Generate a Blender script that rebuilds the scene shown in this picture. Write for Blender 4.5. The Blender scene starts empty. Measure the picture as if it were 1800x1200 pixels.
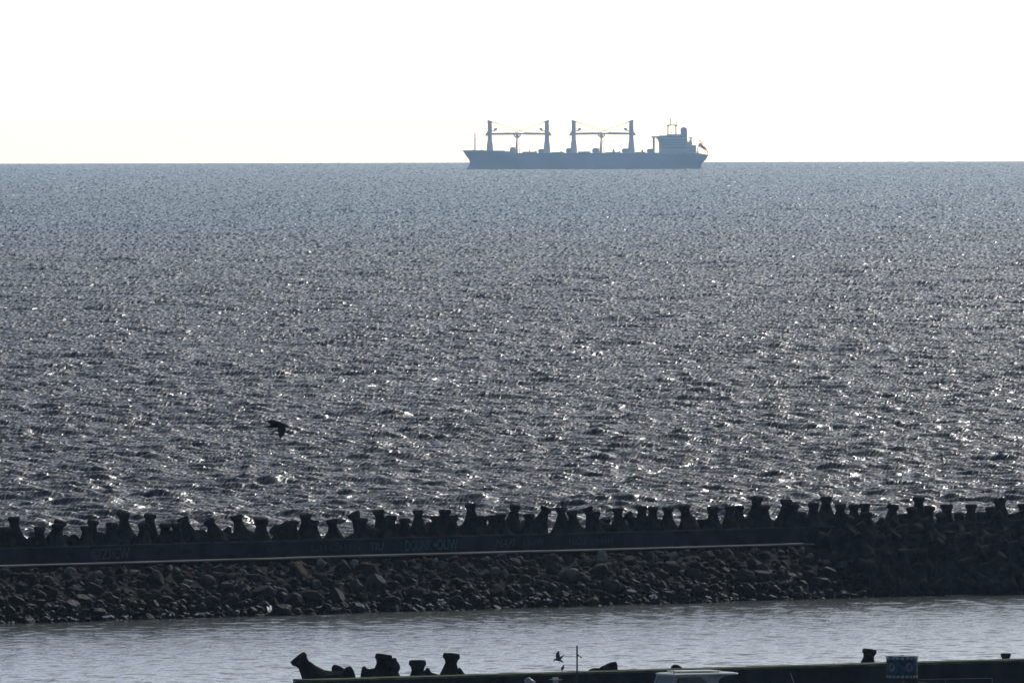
import bpy, bmesh, math, random
import numpy as np
from mathutils import Vector, Matrix
C = bpy.context.scene
COL = C.collection
PI = math.pi
R_E = 2.0e7            # effective earth radius (enlarged to put more haze between camera and ship), so the sea has a real horizon
CAM_H = 27.0

# ------------------------------------------------------------------ camera
cam_d = bpy.data.cameras.new('camera')
cam = bpy.data.objects.new('camera', cam_d)
COL.objects.link(cam)
cam_d.sensor_width = 36
cam_d.sensor_fit = 'HORIZONTAL'
cam_d.lens = 500
cam_d.clip_start = 1
cam_d.clip_end = 80000
ROLL = 0.0022
PITCH = 0.01420
cam.location = (0, 0, CAM_H)
cam.matrix_world = (Matrix.Translation((0, 0, CAM_H)) @ Matrix.Rotation(PI/2 - PITCH, 4, 'X') @ Matrix.Rotation(-ROLL, 4, 'Z'))
C.camera = cam
CM = cam.matrix_world.to_3x3()

# ------------------------------------------------------------------ sky, sun, exposure
SUN_EL, SUN_AZ = math.radians(33), math.radians(21)     # azimuth measured clockwise from +Y (the view direction)
w = bpy.data.worlds.new('World'); C.world = w
w.use_nodes = True
wn = w.node_tree.nodes; wl = w.node_tree.links
bg = wn['Background']
sky = wn.new('ShaderNodeTexSky')
sky.sky_type = 'NISHITA'
sky.sun_disc = False
sky.sun_elevation = SUN_EL
sky.sun_rotation = SUN_AZ
sky.altitude = 0
sky.air_density = 0.3
sky.dust_density = 0.5
sky.ozone_density = 1.0
tint = wn.new('ShaderNodeMix'); tint.data_type = 'RGBA'; tint.blend_type = 'MULTIPLY'
tint.inputs['Factor'].default_value = 1.0
tint.inputs['B'].default_value = (1.06, 1.02, 0.86, 1)
wl.new(sky.outputs[0], tint.inputs['A']); wl.new(tint.outputs['Result'], bg.inputs[0])
bg.inputs[1].default_value = 0.15
sun_d = bpy.data.lights.new('sun', 'SUN')
sun_d.energy = 2.0
sun_d.angle = math.radians(0.6)
sun_d.color = (1.0, 0.98, 0.94)
sun = bpy.data.objects.new('sun', sun_d); COL.objects.link(sun)
sd = Vector((math.sin(SUN_AZ)*math.cos(SUN_EL), math.cos(SUN_AZ)*math.cos(SUN_EL), math.sin(SUN_EL)))
sun.rotation_euler = sd.to_track_quat('Z', 'Y').to_euler()
sun.location = (0, 0, 200)
C.view_settings.view_transform = 'Standard'
C.view_settings.look = 'None'
C.view_settings.exposure = -0.05
C.view_settings.gamma = 1.0
C.render.engine = 'CYCLES'
C.cycles.max_bounces = 6
C.cycles.volume_bounces = 1
C.cycles.caustics_reflective = False
C.cycles.caustics_refractive = False

# ------------------------------------------------------------------ helpers
def ray(px, py):
    """direction of the line of sight through a pixel of the 1800x1200 photograph"""
    v = Vector(((px - 900)/25000.0, (600 - py)/25000.0, -1.0))
    return (CM @ v).normalized()
def at_z(px, py, z):
    """ground point seen at that pixel, on the level z above the sea"""
    d = ray(px, py); t = (z - CAM_H)/d.z
    for _ in range(8):
        p = Vector((0, 0, CAM_H)) + d*t
        zz = z - (p.x*p.x + p.y*p.y)/(2*R_E)
        t = (zz - CAM_H)/d.z
    return Vector((0, 0, CAM_H)) + d*t
def at_d(px, py, dist):
    """point seen at that pixel at horizontal distance dist"""
    d = ray(px, py)
    return Vector((0, 0, CAM_H)) + d*(dist/math.hypot(d.x, d.y))
def seaz(x, y):
    return -(x*x + y*y)/(2*R_E)
def tag(o, label=None, cat=None, group=None, kind=None):
    if label: o['label'] = label
    if cat: o['category'] = cat
    if group: o['group'] = group
    if kind: o['kind'] = kind
    return o
def empty(name, loc, label, cat, group=None, rot=None):
    o = bpy.data.objects.new(name, None); COL.objects.link(o)
    o.location = loc
    if rot is not None: o.rotation_euler = rot
    return tag(o, label, cat, group)

def new_mat(name):
    m = bpy.data.materials.new(name); m.use_nodes = True
    return m, m.node_tree.nodes, m.node_tree.links, m.node_tree.nodes['Principled BSDF']
def noise_mat(name, c1, c2, scale=3.0, rough=0.85, bump=0.3, c3=None, spec=0.3, metal=0.0, detail=6, bscale=None, coord='Object', lo=.38, hi=.62):
    m, n, l, b = new_mat(name)
    tc = n.new('ShaderNodeTexCoord')
    t = n.new('ShaderNodeTexNoise'); t.inputs['Scale'].default_value = scale; t.inputs['Detail'].default_value = detail
    l.new(tc.outputs[coord], t.inputs['Vector'])
    r = n.new('ShaderNodeValToRGB')
    r.color_ramp.elements[0].position = lo; r.color_ramp.elements[0].color = (*c1, 1)
    r.color_ramp.elements[1].position = hi; r.color_ramp.elements[1].color = (*c2, 1)
    if c3:
        e = r.color_ramp.elements.new((lo+hi)/2); e.color = (*c3, 1)
    l.new(t.outputs['Fac'], r.inputs['Fac']); l.new(r.outputs['Color'], b.inputs['Base Color'])
    b.inputs['Roughness'].default_value = rough
    b.inputs['Specular IOR Level'].default_value = spec
    b.inputs['Metallic'].default_value = metal
    if bump > 0:
        t2 = n.new('ShaderNodeTexNoise'); t2.inputs['Scale'].default_value = bscale or scale*4; t2.inputs['Detail'].default_value = 8
        l.new(tc.outputs[coord], t2.inputs['Vector'])
        bp = n.new('ShaderNodeBump'); bp.inputs['Strength'].default_value = bump; bp.inputs['Distance'].default_value = 0.1
        l.new(t2.outputs['Fac'], bp.inputs['Height']); l.new(bp.outputs['Normal'], b.inputs['Normal'])
    return m

class MB:
    """collects shapes and links them as ONE mesh object"""
    def __init__(s): s.bm = bmesh.new()
    def _xf(s, vs, mat):
        if mat is not None: bmesh.ops.transform(s.bm, matrix=mat, verts=vs)
    def box(s, c, d, mat=None, bev=0.0):
        r = bmesh.ops.create_cube(s.bm, size=1.0)
        vs = r['verts']
        for v in vs: v.co = Vector((v.co.x*d[0]+c[0], v.co.y*d[1]+c[1], v.co.z*d[2]+c[2]))
        if bev > 0:
            es = list({e for v in vs for e in v.link_edges})
            rr = bmesh.ops.bevel(s.bm, geom=es, offset=bev, segments=2, affect='EDGES')
            vs = list({v for v in rr['verts']} | {v for v in vs if v.is_valid})
        s._xf(vs, mat); return s
    def tube(s, p0, p1, r0, r1=None, n=10, mat=None):
        p0 = Vector(p0); p1 = Vector(p1); r1 = r0 if r1 is None else r1
        d = p1-p0; L = d.length
        if L < 1e-6: return s
        q = d.to_track_quat('Z', 'Y').to_matrix().to_4x4()
        r = bmesh.ops.create_cone(s.bm, cap_ends=True, segments=n, radius1=r0, radius2=r1, depth=L, matrix=Matrix.Translation((p0+p1)/2) @ q)
        s._xf(r['verts'], mat); return s
    def path(s, pts, rad, n=8):
        for a, b in zip(pts[:-1], pts[1:]): s.tube(a, b, rad, rad, n)
        return s
    def rings(s, rings, closed_ends=True, mat=None):
        """loft a list of rings (each a list of points)"""
        vr = [[s.bm.verts.new(p) for p in r] for r in rings]
        n = len(vr[0])
        for a, b in zip(vr[:-1], vr[1:]):
            for i in range(n):
                j = (i+1) % n
                s.bm.faces.new((a[i], a[j], b[j], b[i]))
        if closed_ends:
            s.bm.faces.new(list(reversed(vr[0]))); s.bm.faces.new(vr[-1])
        s._xf([v for r in vr for v in r], mat); return s
    def prism(s, poly, y0, y1, mat=None):
        """polygon in x,z extruded along y"""
        return s.rings([[(p[0], y0, p[1]) for p in poly], [(p[0], y1, p[1]) for p in poly]], True, mat)
    def sphere(s, c, r, u=12, v=8, mat=None):
        if isinstance(r, (int, float)): r = (r, r, r)
        rr = bmesh.ops.create_uvsphere(s.bm, u_segments=u, v_segments=v, radius=1.0)
        for x in rr['verts']: x.co = Vector((x.co.x*r[0]+c[0], x.co.y*r[1]+c[1], x.co.z*r[2]+c[2]))
        s._xf(rr['verts'], mat); return s
    def build(s, name, mat, parent=None, smooth=False, loc=None):
        bmesh.ops.recalc_face_normals(s.bm, faces=s.bm.faces[:])
        me = bpy.data.meshes.new(name); s.bm.to_mesh(me); s.bm.free()
        me.materials.append(mat)
        if smooth: me.shade_smooth()
        o = bpy.data.objects.new(name, me); COL.objects.link(o)
        if parent: o.parent = parent
        if loc is not None: o.location = loc
        return o

def grid_mesh(name, P, mat, slope=None):
    """P: rows x cols x 3 array -> one sheet"""
    nr, nc = P.shape[:2]
    me = bpy.data.meshes.new(name)
    nv = nr*nc
    me.vertices.add(nv); me.vertices.foreach_set('co', P.astype(np.float32).ravel())
    i = np.arange(nv, dtype=np.int32).reshape(nr, nc)
    q = np.stack([i[:-1, :-1], i[:-1, 1:], i[1:, 1:], i[1:, :-1]], -1).reshape(-1, 4)
    nf = len(q)
    me.loops.add(nf*4); me.loops.foreach_set('vertex_index', q.ravel())
    me.polygons.add(nf); me.polygons.foreach_set('loop_start', np.arange(0, nf*4, 4, dtype=np.int32))
    me.update(calc_edges=True)
    me.polygons.foreach_set('use_smooth', np.ones(nf, dtype=bool))
    if slope is not None:
        a = me.attributes.new('slope', 'FLOAT_VECTOR', 'POINT')
        a.data.foreach_set('vector', slope.astype(np.float32).ravel())
    me.materials.append(mat)
    me.update()
    o = bpy.data.objects.new(name, me); COL.objects.link(o)
    return o

# ------------------------------------------------------------------ the sea
def ocean_tile(N, L, U, wdir, amp_rms_slope, seed, lmin=0.0, lmax=1e9, spread=2):
    """height, choppy offsets and slopes of a wind sea on a periodic tile (Phillips spectrum)"""
    rng = np.random.default_rng(seed)
    k1 = np.fft.fftfreq(N, L/N)*2*PI
    kx, ky = np.meshgrid(k1, k1, indexing='xy')
    k = np.hypot(kx, ky); k[0, 0] = 1
    Lw = U*U/9.81
    ct = (kx*math.cos(wdir) + ky*math.sin(wdir))/k
    P = np.exp(-1/(k*Lw)**2)/k**4*(np.abs(ct)**spread*0.9 + 0.1)
    lam = 2*PI/k
    P *= (lam > lmin)*(lam < lmax)
    P[0, 0] = 0
    h = np.sqrt(P/2)*(rng.standard_normal((N, N)) + 1j*rng.standard_normal((N, N)))
    H = lambda f: np.real(np.fft.ifft2(f))
    sx = H(1j*kx*h); sy = H(1j*ky*h)
    s = amp_rms_slope/math.sqrt((sx**2+sy**2).mean())
    z = H(h)*s; dx = H(-1j*kx/k*h)*s; dy = H(-1j*ky/k*h)*s
    return dict(N=N, L=L, f=np.stack([z, dx, dy, sx*s, sy*s], -1))
def sample(T, x, y, rot=0.0):
    c, s_ = math.cos(rot), math.sin(rot)
    u = (c*x + s_*y)/T['L']*T['N']; v = (-s_*x + c*y)/T['L']*T['N']
    i = np.floor(u).astype(np.int64); j = np.floor(v).astype(np.int64)
    fu = (u-i)[..., None]; fv = (v-j)[..., None]
    N = T['N']; f = T['f']; i0 = i % N; j0 = j % N; i1 = (i0+1) % N; j1 = (j0+1) % N
    r = (f[j0, i0]*(1-fu) + f[j0, i1]*fu)*(1-fv) + (f[j1, i0]*(1-fu) + f[j1, i1]*fu)*fv
    o = np.empty_like(r)
    o[..., 0] = r[..., 0]
    o[..., 1] = c*r[..., 1] - s_*r[..., 2]; o[..., 2] = s_*r[..., 1] + c*r[..., 2]
    o[..., 3] = c*r[..., 3] - s_*r[..., 4]; o[..., 4] = s_*r[..., 3] + c*r[..., 4]
    return o

def water_mat(name, base, rough, micro, micro_scale, micro2=0.0, micro2_scale=1.0):
    m, n, l, b = new_mat(name)
    b.inputs['Base Color'].default_value = (*base, 1)
    b.inputs['Roughness'].default_value = rough
    b.inputs['IOR'].default_value = 1.333
    at = n.new('ShaderNodeAttribute'); at.attribute_name = 'slope'
    geo = n.new('ShaderNodeNewGeometry')
    def vm(op, a, c=None):
        x = n.new('ShaderNodeVectorMath'); x.operation = op
        l.new(a, x.inputs[0])
        if c is not None:
            if isinstance(c, tuple): x.inputs[1].default_value = c
            else: l.new(c, x.inputs[1])
        return x.outputs[0]
    acc = vm('MULTIPLY', at.outputs['Vector'], (-1, -1, 0))
    acc = vm('ADD', acc, (0, 0, 1))
    for amp, sc in ((micro, micro_scale), (micro2, micro2_scale)):
        if amp <= 0: continue
        t = n.new('ShaderNodeTexNoise'); t.inputs['Scale'].default_value = sc; t.inputs['Detail'].default_value = 3
        mp = n.new('ShaderNodeMapping'); mp.inputs['Scale'].default_value = (0.6, 1.0, 1.0)
        l.new(geo.outputs['Position'], mp.inputs['Vector'])
        l.new(mp.outputs[0], t.inputs['Vector'])
        v = vm('SUBTRACT', t.outputs['Color'], (0.5, 0.5, 0.5))
        v = vm('MULTIPLY', v, (amp, amp, 0))
        acc = vm('ADD', acc, v)
    acc = vm('NORMALIZE', acc)
    l.new(acc, b.inputs['Normal'])
    return m

# line of the far breakwater in plan: seaward edge of its walkway, (x, y) at the left and right of the picture
BW_Z = 3.0
bwL = at_z(0, 994, BW_Z); bwR = at_z(1410, 955.5, BW_Z)
bw_dir = (bwR - bwL); bw_dir.z = 0; bw_dir.normalize()
bw_nrm = Vector((-bw_dir.y, bw_dir.x, 0))          # points away from the camera, towards the open sea
def bw_depth_at(ax):
    """distance along the view, at the tangent ax = x/y, of the walkway edge line"""
    # solve (ax*y, y) on line bwL + t*dir
    return (bwL.y - bwL.x*bw_dir.y/bw_dir.x)/(1 - ax*bw_dir.y/bw_dir.x)

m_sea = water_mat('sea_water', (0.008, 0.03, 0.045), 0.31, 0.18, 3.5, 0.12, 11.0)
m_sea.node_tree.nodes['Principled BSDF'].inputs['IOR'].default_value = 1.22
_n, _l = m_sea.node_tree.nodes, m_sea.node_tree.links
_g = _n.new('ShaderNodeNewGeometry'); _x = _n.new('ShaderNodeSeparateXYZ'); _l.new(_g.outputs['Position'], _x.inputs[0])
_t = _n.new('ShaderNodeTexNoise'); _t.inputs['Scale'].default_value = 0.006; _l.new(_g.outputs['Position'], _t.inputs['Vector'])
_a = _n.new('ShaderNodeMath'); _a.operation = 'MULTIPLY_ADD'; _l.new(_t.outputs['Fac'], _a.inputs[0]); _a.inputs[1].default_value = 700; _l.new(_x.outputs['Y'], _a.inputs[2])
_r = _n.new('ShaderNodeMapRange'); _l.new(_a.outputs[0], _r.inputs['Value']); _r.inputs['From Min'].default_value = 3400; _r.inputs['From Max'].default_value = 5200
_c = _n.new('ShaderNodeMix'); _c.data_type = 'RGBA'; _l.new(_r.outputs[0], _c.inputs['Factor']); _c.inputs['A'].default_value = (0.006, 0.018, 0.03, 1); _c.inputs['B'].default_value = (0.003, 0.07, 0.11, 1)     # blue-teal cast of light over the far sea, put into its base colour
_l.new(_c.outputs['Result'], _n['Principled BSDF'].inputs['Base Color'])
m_harb = water_mat('harbour_water_surface', (0.07, 0.08, 0.07), 0.15, 0.16, 2.2, 0.08, 9.0)
T1 = ocean_tile(1024, 125.0, 5.6, math.radians(-98) - 0.43, 0.185, 3, spread=5)
T2 = ocean_tile(512, 43.0, 3.1, math.radians(-80), 0.18, 5, spread=5)
T4 = ocean_tile(256, 23.0, 2.4, math.radians(-90), 0.31, 12, lmin=0.3, lmax=4, spread=3)
T3 = ocean_tile(256, 613.0, 13.0, math.radians(-105) - 0.25, 0.022, 9, lmin=12)

def fan(amin_dense, ncols, side, nside):
    a = np.linspace(-amin_dense, amin_dense, ncols)
    e = amin_dense + (side-amin_dense)*(np.linspace(0, 1, nside+1)[1:])**1.8
    return np.concatenate([-e[::-1], a, e])
ax = fan(0.0385, 760, 0.20, 80)
start = bw_depth_at(np.clip(ax, -0.04, 0.055)) + 3.5
# rows: spacing grows with distance
r = [1.0]; 
while r[-1]*800 < 38000:
    d = r[-1]*800
    r.append(r[-1] + 0.22*(d/800)**1.6/800)
r = np.array(r)
print('sea rows', len(r))
Y = start[None, :]*r[:, None]**(1.0)
X = Y*ax[None, :]
s1 = sample(T1, X, Y, 0.43) + sample(T2, X, Y, 0.6) + sample(T3, X, Y, 0.25) + sample(T4, X, Y, -0.35)
chop = 0.9
Z = -(X**2+Y**2)/(2*R_E) + s1[..., 0]
P = np.stack([X + chop*s1[..., 1], Y + chop*s1[..., 2]*(np.clip(Y/start[None,:]-1, 0, .01)*100), Z], -1)
SL = np.stack([s1[..., 3], s1[..., 4], np.zeros_like(X)], -1)
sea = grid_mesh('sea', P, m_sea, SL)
tag(sea, kind='structure')

# calm water inside the harbour
TH1 = ocean_tile(512, 61.0, 2.1, math.radians(-95), 0.075, 21)
TH2 = ocean_tile(512, 173.0, 3.2, math.radians(-80), 0.03, 22)
axh = fan(0.0385, 620, 0.20, 60)
yend = bw_depth_at(np.clip(axh, -0.04, 0.055)) + 3.0
rows = np.concatenate([np.linspace(0.03, 0.82, 30)[:-1], np.linspace(0.82, 1.0, 620)])
Y = yend[None, :]*rows[:, None]; X = Y*axh[None, :]
s2 = sample(TH1, X, Y) + sample(TH2, X, Y, 0.4)
P = np.stack([X, Y, -(X**2+Y**2)/(2*R_E) + s2[..., 0] - 0.02], -1)
harb = grid_mesh('harbour_water', P, m_harb, np.stack([s2[..., 3], s2[..., 4], 0*X], -1))
tag(harb, kind='structure')
del P, s1, s2, X, Y, Z, SL
# ------------------------------------------------------------------ materials
WETZ = 1.1
def rock_mat(name, c1, c2, c3):
    m = noise_mat(name, c1, c2, 1.3, 0.8, 0.8, c3, bscale=5.0, coord='Object', spec=0.08)
    n, l = m.node_tree.nodes, m.node_tree.links; b = n['Principled BSDF']
    # wet, weed-covered band above the waterline
    g = n.new('ShaderNodeNewGeometry'); sx = n.new('ShaderNodeSeparateXYZ'); l.new(g.outputs['Position'], sx.inputs[0])
    t = n.new('ShaderNodeTexNoise'); t.inputs['Scale'].default_value = 0.6; l.new(g.outputs['Position'], t.inputs['Vector'])
    a = n.new('ShaderNodeMath'); a.operation = 'MULTIPLY_ADD'; l.new(t.outputs['Fac'], a.inputs[0]); a.inputs[1].default_value = -0.9; l.new(sx.outputs['Z'], a.inputs[2])
    mr = n.new('ShaderNodeMapRange'); l.new(a.outputs[0], mr.inputs['Value'])
    mr.inputs['From Min'].default_value = 0.35; mr.inputs['From Max'].default_value = 2.1
    mx = n.new('ShaderNodeMix'); mx.data_type = 'RGBA'
    src = b.inputs['Base Color'].links[0].from_socket
    l.new(mr.outputs[0], mx.inputs['Factor']); mx.inputs['A'].default_value = (0.006, 0.006, 0.004, 1); l.new(src, mx.inputs['B'])
    l.new(mx.outputs['Result'], b.inputs['Base Color'])
    mr2 = n.new('ShaderNodeMapRange'); l.new(mr.outputs[0], mr2.inputs['Value']); mr2.inputs['To Min'].default_value = 0.62; mr2.inputs['To Max'].default_value = 0.85
    l.new(mr2.outputs[0], b.inputs['Roughness'])
    return m
m_rocks = [rock_mat('grey_limestone', (0.012, 0.0115, 0.010), (0.052, 0.048, 0.041), (0.027, 0.025, 0.021)),
           rock_mat('brown_stone', (0.010, 0.007, 0.005), (0.045, 0.030, 0.019), (0.022, 0.015, 0.010)),
           rock_mat('pale_stone', (0.07, 0.068, 0.06), (0.2, 0.19, 0.17), (0.13, 0.125, 0.112)),
           rock_mat('dark_basalt', (0.005, 0.005, 0.005), (0.022, 0.020, 0.018), (0.011, 0.010, 0.009)),
           rock_mat('ochre_stone', (0.025, 0.015, 0.006), (0.09, 0.052, 0.02), (0.05, 0.03, 0.013))]
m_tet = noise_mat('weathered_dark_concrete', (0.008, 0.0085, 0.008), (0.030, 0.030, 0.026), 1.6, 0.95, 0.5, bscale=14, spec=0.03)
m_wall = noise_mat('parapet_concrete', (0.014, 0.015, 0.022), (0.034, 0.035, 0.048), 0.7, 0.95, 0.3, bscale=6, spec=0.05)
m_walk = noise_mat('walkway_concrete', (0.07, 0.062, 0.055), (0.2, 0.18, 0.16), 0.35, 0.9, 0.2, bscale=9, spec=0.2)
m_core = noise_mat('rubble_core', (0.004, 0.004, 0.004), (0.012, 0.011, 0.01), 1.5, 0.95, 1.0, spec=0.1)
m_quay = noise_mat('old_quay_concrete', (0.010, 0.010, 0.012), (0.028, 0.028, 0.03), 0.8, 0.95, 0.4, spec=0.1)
m_moss = noise_mat('mossy_quay_top', (0.05, 0.065, 0.028), (0.12, 0.13, 0.07), 1.2, 0.95, 0.4, spec=0.1)

# ------------------------------------------------------------------ breakwater body
def bw(u, v, z):
    p = bwL + bw_dir*u + bw_nrm*v
    return Vector((p.x, p.y, z + seaz(p.x, p.y)))
def bw_uv(p):
    d = Vector((p.x - bwL.x, p.y - bwL.y, 0))
    return d.dot(bw_dir), d.dot(bw_nrm)
def on_v(px, py, v):
    """point seen at a pixel, on the vertical plane at offset v from the walkway edge"""
    d = ray(px, py); o = Vector((0, 0, CAM_H)); b0 = bwL + bw_nrm*v
    t = (b0 - o).dot(bw_nrm)/d.dot(bw_nrm)
    return o + d*t
WL, WL2 = bw_uv(at_z(0, 1095, 0))[1], bw_uv(at_z(1400, 1053, 0))[1]
print('waterline offset', WL, WL2, 'dir', bw_dir, 'bwL', bwL, 'u right', bw_uv(bwR))
VW = (WL + WL2)/2
U0, U1 = -90, 170
USEAM = bw_uv(bwR)[0]
prof = [(VW-4.0, -2.5), (VW+0.2, -0.25), (VW*0.5, BW_Z*0.45), (-0.35, BW_Z-0.45), (-0.02, BW_Z-0.42), (2.4, BW_Z-0.42), (3.6, BW_Z-0.1), (9.0, -2.0), (9.0, -4), (VW-4, -4)]
us = np.arange(U0, U1+1, 5.0)
def bulge(u): return -min(7.0, max(0.0, u - USEAM - 2)*0.26)
core = MB(); core.rings([[bw(u, v + (bulge(u) if i < 3 else 0) - (0.3 if i == 9 else 0)*0 + (bulge(u) if i == 9 else 0), z) for i, (v, z) in enumerate(prof)] for u in us], True)
tag(core.build('breakwater_mound', m_core), kind='structure')
def strip(name, mat, v0, v1, z0, z1, ua, ub, step=5.0, jit=0.0, seed=1, gap=0.0):
    rr = random.Random(seed); mb = MB()
    if gap > 0:
        u = ua
        while u < ub:
            e = min(u + step, ub)
            dv = rr.uniform(-jit, jit); dz = rr.uniform(-jit, jit)
            mb.rings([[bw(q, v0+dv, z0), bw(q, v1+dv, z0), bw(q, v1+dv, z1+dz), bw(q, v0+dv, z1+dz)] for q in (u+gap/2, e-gap/2)], True)
            u = e
    else:
        mb.rings([[bw(u, v0, z0), bw(u, v1, z0), bw(u, v1, z1), bw(u, v0, z1)] for u in np.arange(ua, ub+.1, step)], True)
    return mb.build(name, mat)
tag(strip('walkway_base', m_core, 0.10, 2.05, BW_Z-0.45, BW_Z-0.075, U0, USEAM+0.9), kind='structure')  # dark material puts the shadow under the slab edge into colour
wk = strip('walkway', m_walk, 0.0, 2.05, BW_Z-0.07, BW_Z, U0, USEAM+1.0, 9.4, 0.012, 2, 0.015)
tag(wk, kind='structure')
wallroot = empty('parapet_wall', bw(0, 2.25, BW_Z), 'long low dark parapet wall with faded graffiti along the breakwater walkway', 'wall')
def par(o, root):
    o.parent = root; o.matrix_parent_inverse = Matrix.Translation(root.location).inverted(); return o
WALL_H = 0.86
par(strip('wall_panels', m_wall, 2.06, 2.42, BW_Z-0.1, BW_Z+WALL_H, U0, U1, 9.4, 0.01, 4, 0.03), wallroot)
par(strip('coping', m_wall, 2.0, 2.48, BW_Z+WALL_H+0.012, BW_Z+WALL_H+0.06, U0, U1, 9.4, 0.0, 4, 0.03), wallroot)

# graffiti, sprayed on the side facing the harbour
def paint(name, c):
    m = noise_mat(name, tuple(x*0.45 for x in c), c, 3.0, 0.8, 0.0, spec=0.2, lo=.3, hi=.6); return m
g_cyan = paint('cyan_spray', (0.028, 0.09, 0.115)); g_grey = paint('grey_spray', (0.065, 0.065, 0.085)); g_blue = paint('blue_spray', (0.024, 0.042, 0.08)); g_black = paint('black_spray', (0.008, 0.008, 0.01))
wang = math.atan2(bw_dir.y, bw_dir.x)
def text_mesh(txt, size, mat, name, weight=0.0, depth=0.0):
    cu = bpy.data.curves.new('t', 'FONT'); cu.body = txt; cu.size = size; cu.offset = weight; cu.extrude = depth
    cu.align_x = 'CENTER'; cu.align_y = 'CENTER'
    o = bpy.data.objects.new('t', cu); COL.objects.link(o)
    bpy.context.view_layer.update()
    me = bpy.data.meshes.new_from_object(o.evaluated_get(bpy.context.evaluated_depsgraph_get()))
    bpy.data.objects.remove(o); me.name = name
    me.materials.clear(); me.materials.append(mat)
    r = bpy.data.objects.new(name, me); COL.objects.link(r); return r
def graffiti(txt, pxc, width_px, h_px, mat, wt=0.0, dz=0.0, slant=0.0, label=None):
    p = on_v(pxc, 990 - 34*pxc/1410 - 16 - (0 if pxc < 460 else 0), 2.04)
    o = text_mesh(txt, 1.0, mat, 'graffiti', wt)
    me = o.data
    xs = [v.co.x for v in me.vertices]; ys = [v.co.y for v in me.vertices]
    sx = width_px*0.0318/0.77/(max(xs)-min(xs)); sy = h_px*0.0318/(max(ys)-min(ys))
    cx = (max(xs)+min(xs))/2; cy = (max(ys)+min(ys))/2
    for v in me.vertices: v.co = Vector(((v.co.x-cx)*sx + slant*(v.co.y-cy)*sy, 0, (v.co.y-cy)*sy))
    u, _ = bw_uv(p)
    q = bw(u, 2.035, BW_Z + 0.45 + dz)
    o.location = q; o.rotation_euler = (0, 0, wang)
    bpy.context.view_layer.update()
    par(o, wallroot)
    if label: o['label'] = label
    return o
graffiti('\u00a9Z', 176, 32, 20, g_grey, 0.01, label='grey circled letter and Z')
graffiti('IICW', 210, 36, 21, g_grey, 0.02, label='grey block letters')
graffiti('TIU', 662, 26, 15, g_cyan, 0.02, label='small cyan letters TIU')
graffiti('DOUNK', 736, 50, 20, g_cyan, 0.03, label='large cyan graffiti letters')
graffiti('\u2022OUW', 784, 46, 20, g_cyan, 0.03)
graffiti('MAFI', 888, 34, 15, g_grey, 0.0, slant=0.3, label='thin grey slanted letters MAFI')
graffiti('CSUW', 938, 38, 11, g_blue, 0.01)
graffiti('NICU', 1015, 30, 14, g_grey, 0.0, label='grey letters NICU')
graffiti('HIII', 1062, 32, 11, g_blue, 0.0)
graffiti('SUMM', 325, 26, 9, g_black, 0.04)
graffiti('LIIOIIII', 590, 90, 12, g_blue, 0.0)
graffiti('UII', 480, 22, 10, g_blue, 0.01)

# ------------------------------------------------------------------ tetrapods
def tet_mesh(seed):
    rr = random.Random(seed)
    profile = [(1.36, .275), (1.335, .325), (1.20, .338), (1.10, .27), (0.98, .238), (0.60, .36), (0.12, .58)]
    dirs = [Vector((0, 0, 1))]
    for k in range(3):
        a = 2*PI*k/3; dirs.append(Vector((math.cos(a)*math.sqrt(8)/3, math.sin(a)*math.sqrt(8)/3, -1/3)))
    mb = MB()
    for d in dirs:
        q = d.to_track_quat('Z', 'Y')
        rings = []
        sd_ = rr.random()*9
        for (h, r_) in profile:
            rings.append([q @ Vector((r_*(1+rr.uniform(-.045, .045))*math.cos(2*PI*i/12+sd_), r_*(1+rr.uniform(-.045, .045))*math.sin(2*PI*i/12+sd_), h*(1+rr.uniform(-.008, .008)))) for i in range(12)])
        mb.rings(rings, True)
    mb.sphere((0, 0, 0), 0.57, 16, 10)
    bmesh.ops.recalc_face_normals(mb.bm, faces=mb.bm.faces[:])
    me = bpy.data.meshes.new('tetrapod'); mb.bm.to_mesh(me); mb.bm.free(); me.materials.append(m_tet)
    return me
TET = [tet_mesh(i) for i in range(7)]
rnd = random.Random(77)
def put_tet(tip, tilt, fwd=0.0, yaw=None, scale=1.0, label='', group=None, inv=False):
    """leg number one ends at the point `tip`"""
    me = TET[rnd.randrange(len(TET))]
    o = bpy.data.objects.new('tetrapod', me); COL.objects.link(o)
    yaw = rnd.uniform(0, 2*PI) if yaw is None else yaw
    R = Matrix.Rotation(math.radians(tilt), 4, 'Y') @ Matrix.Rotation(math.radians(fwd), 4, 'X') @ Matrix.Rotation(yaw, 4, 'Z')
    if inv: R = R @ Matrix.Rotation(PI, 4, 'X')
    c = tip - (R @ Vector((0, 0, -1.0 if inv else 1.0)))*(0.0 if inv else 1.36*scale)
    o.matrix_world = Matrix.Translation(c) @ R @ Matrix.Scale(scale, 4)
    return tag(o, label, 'tetrapod', group)
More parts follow.
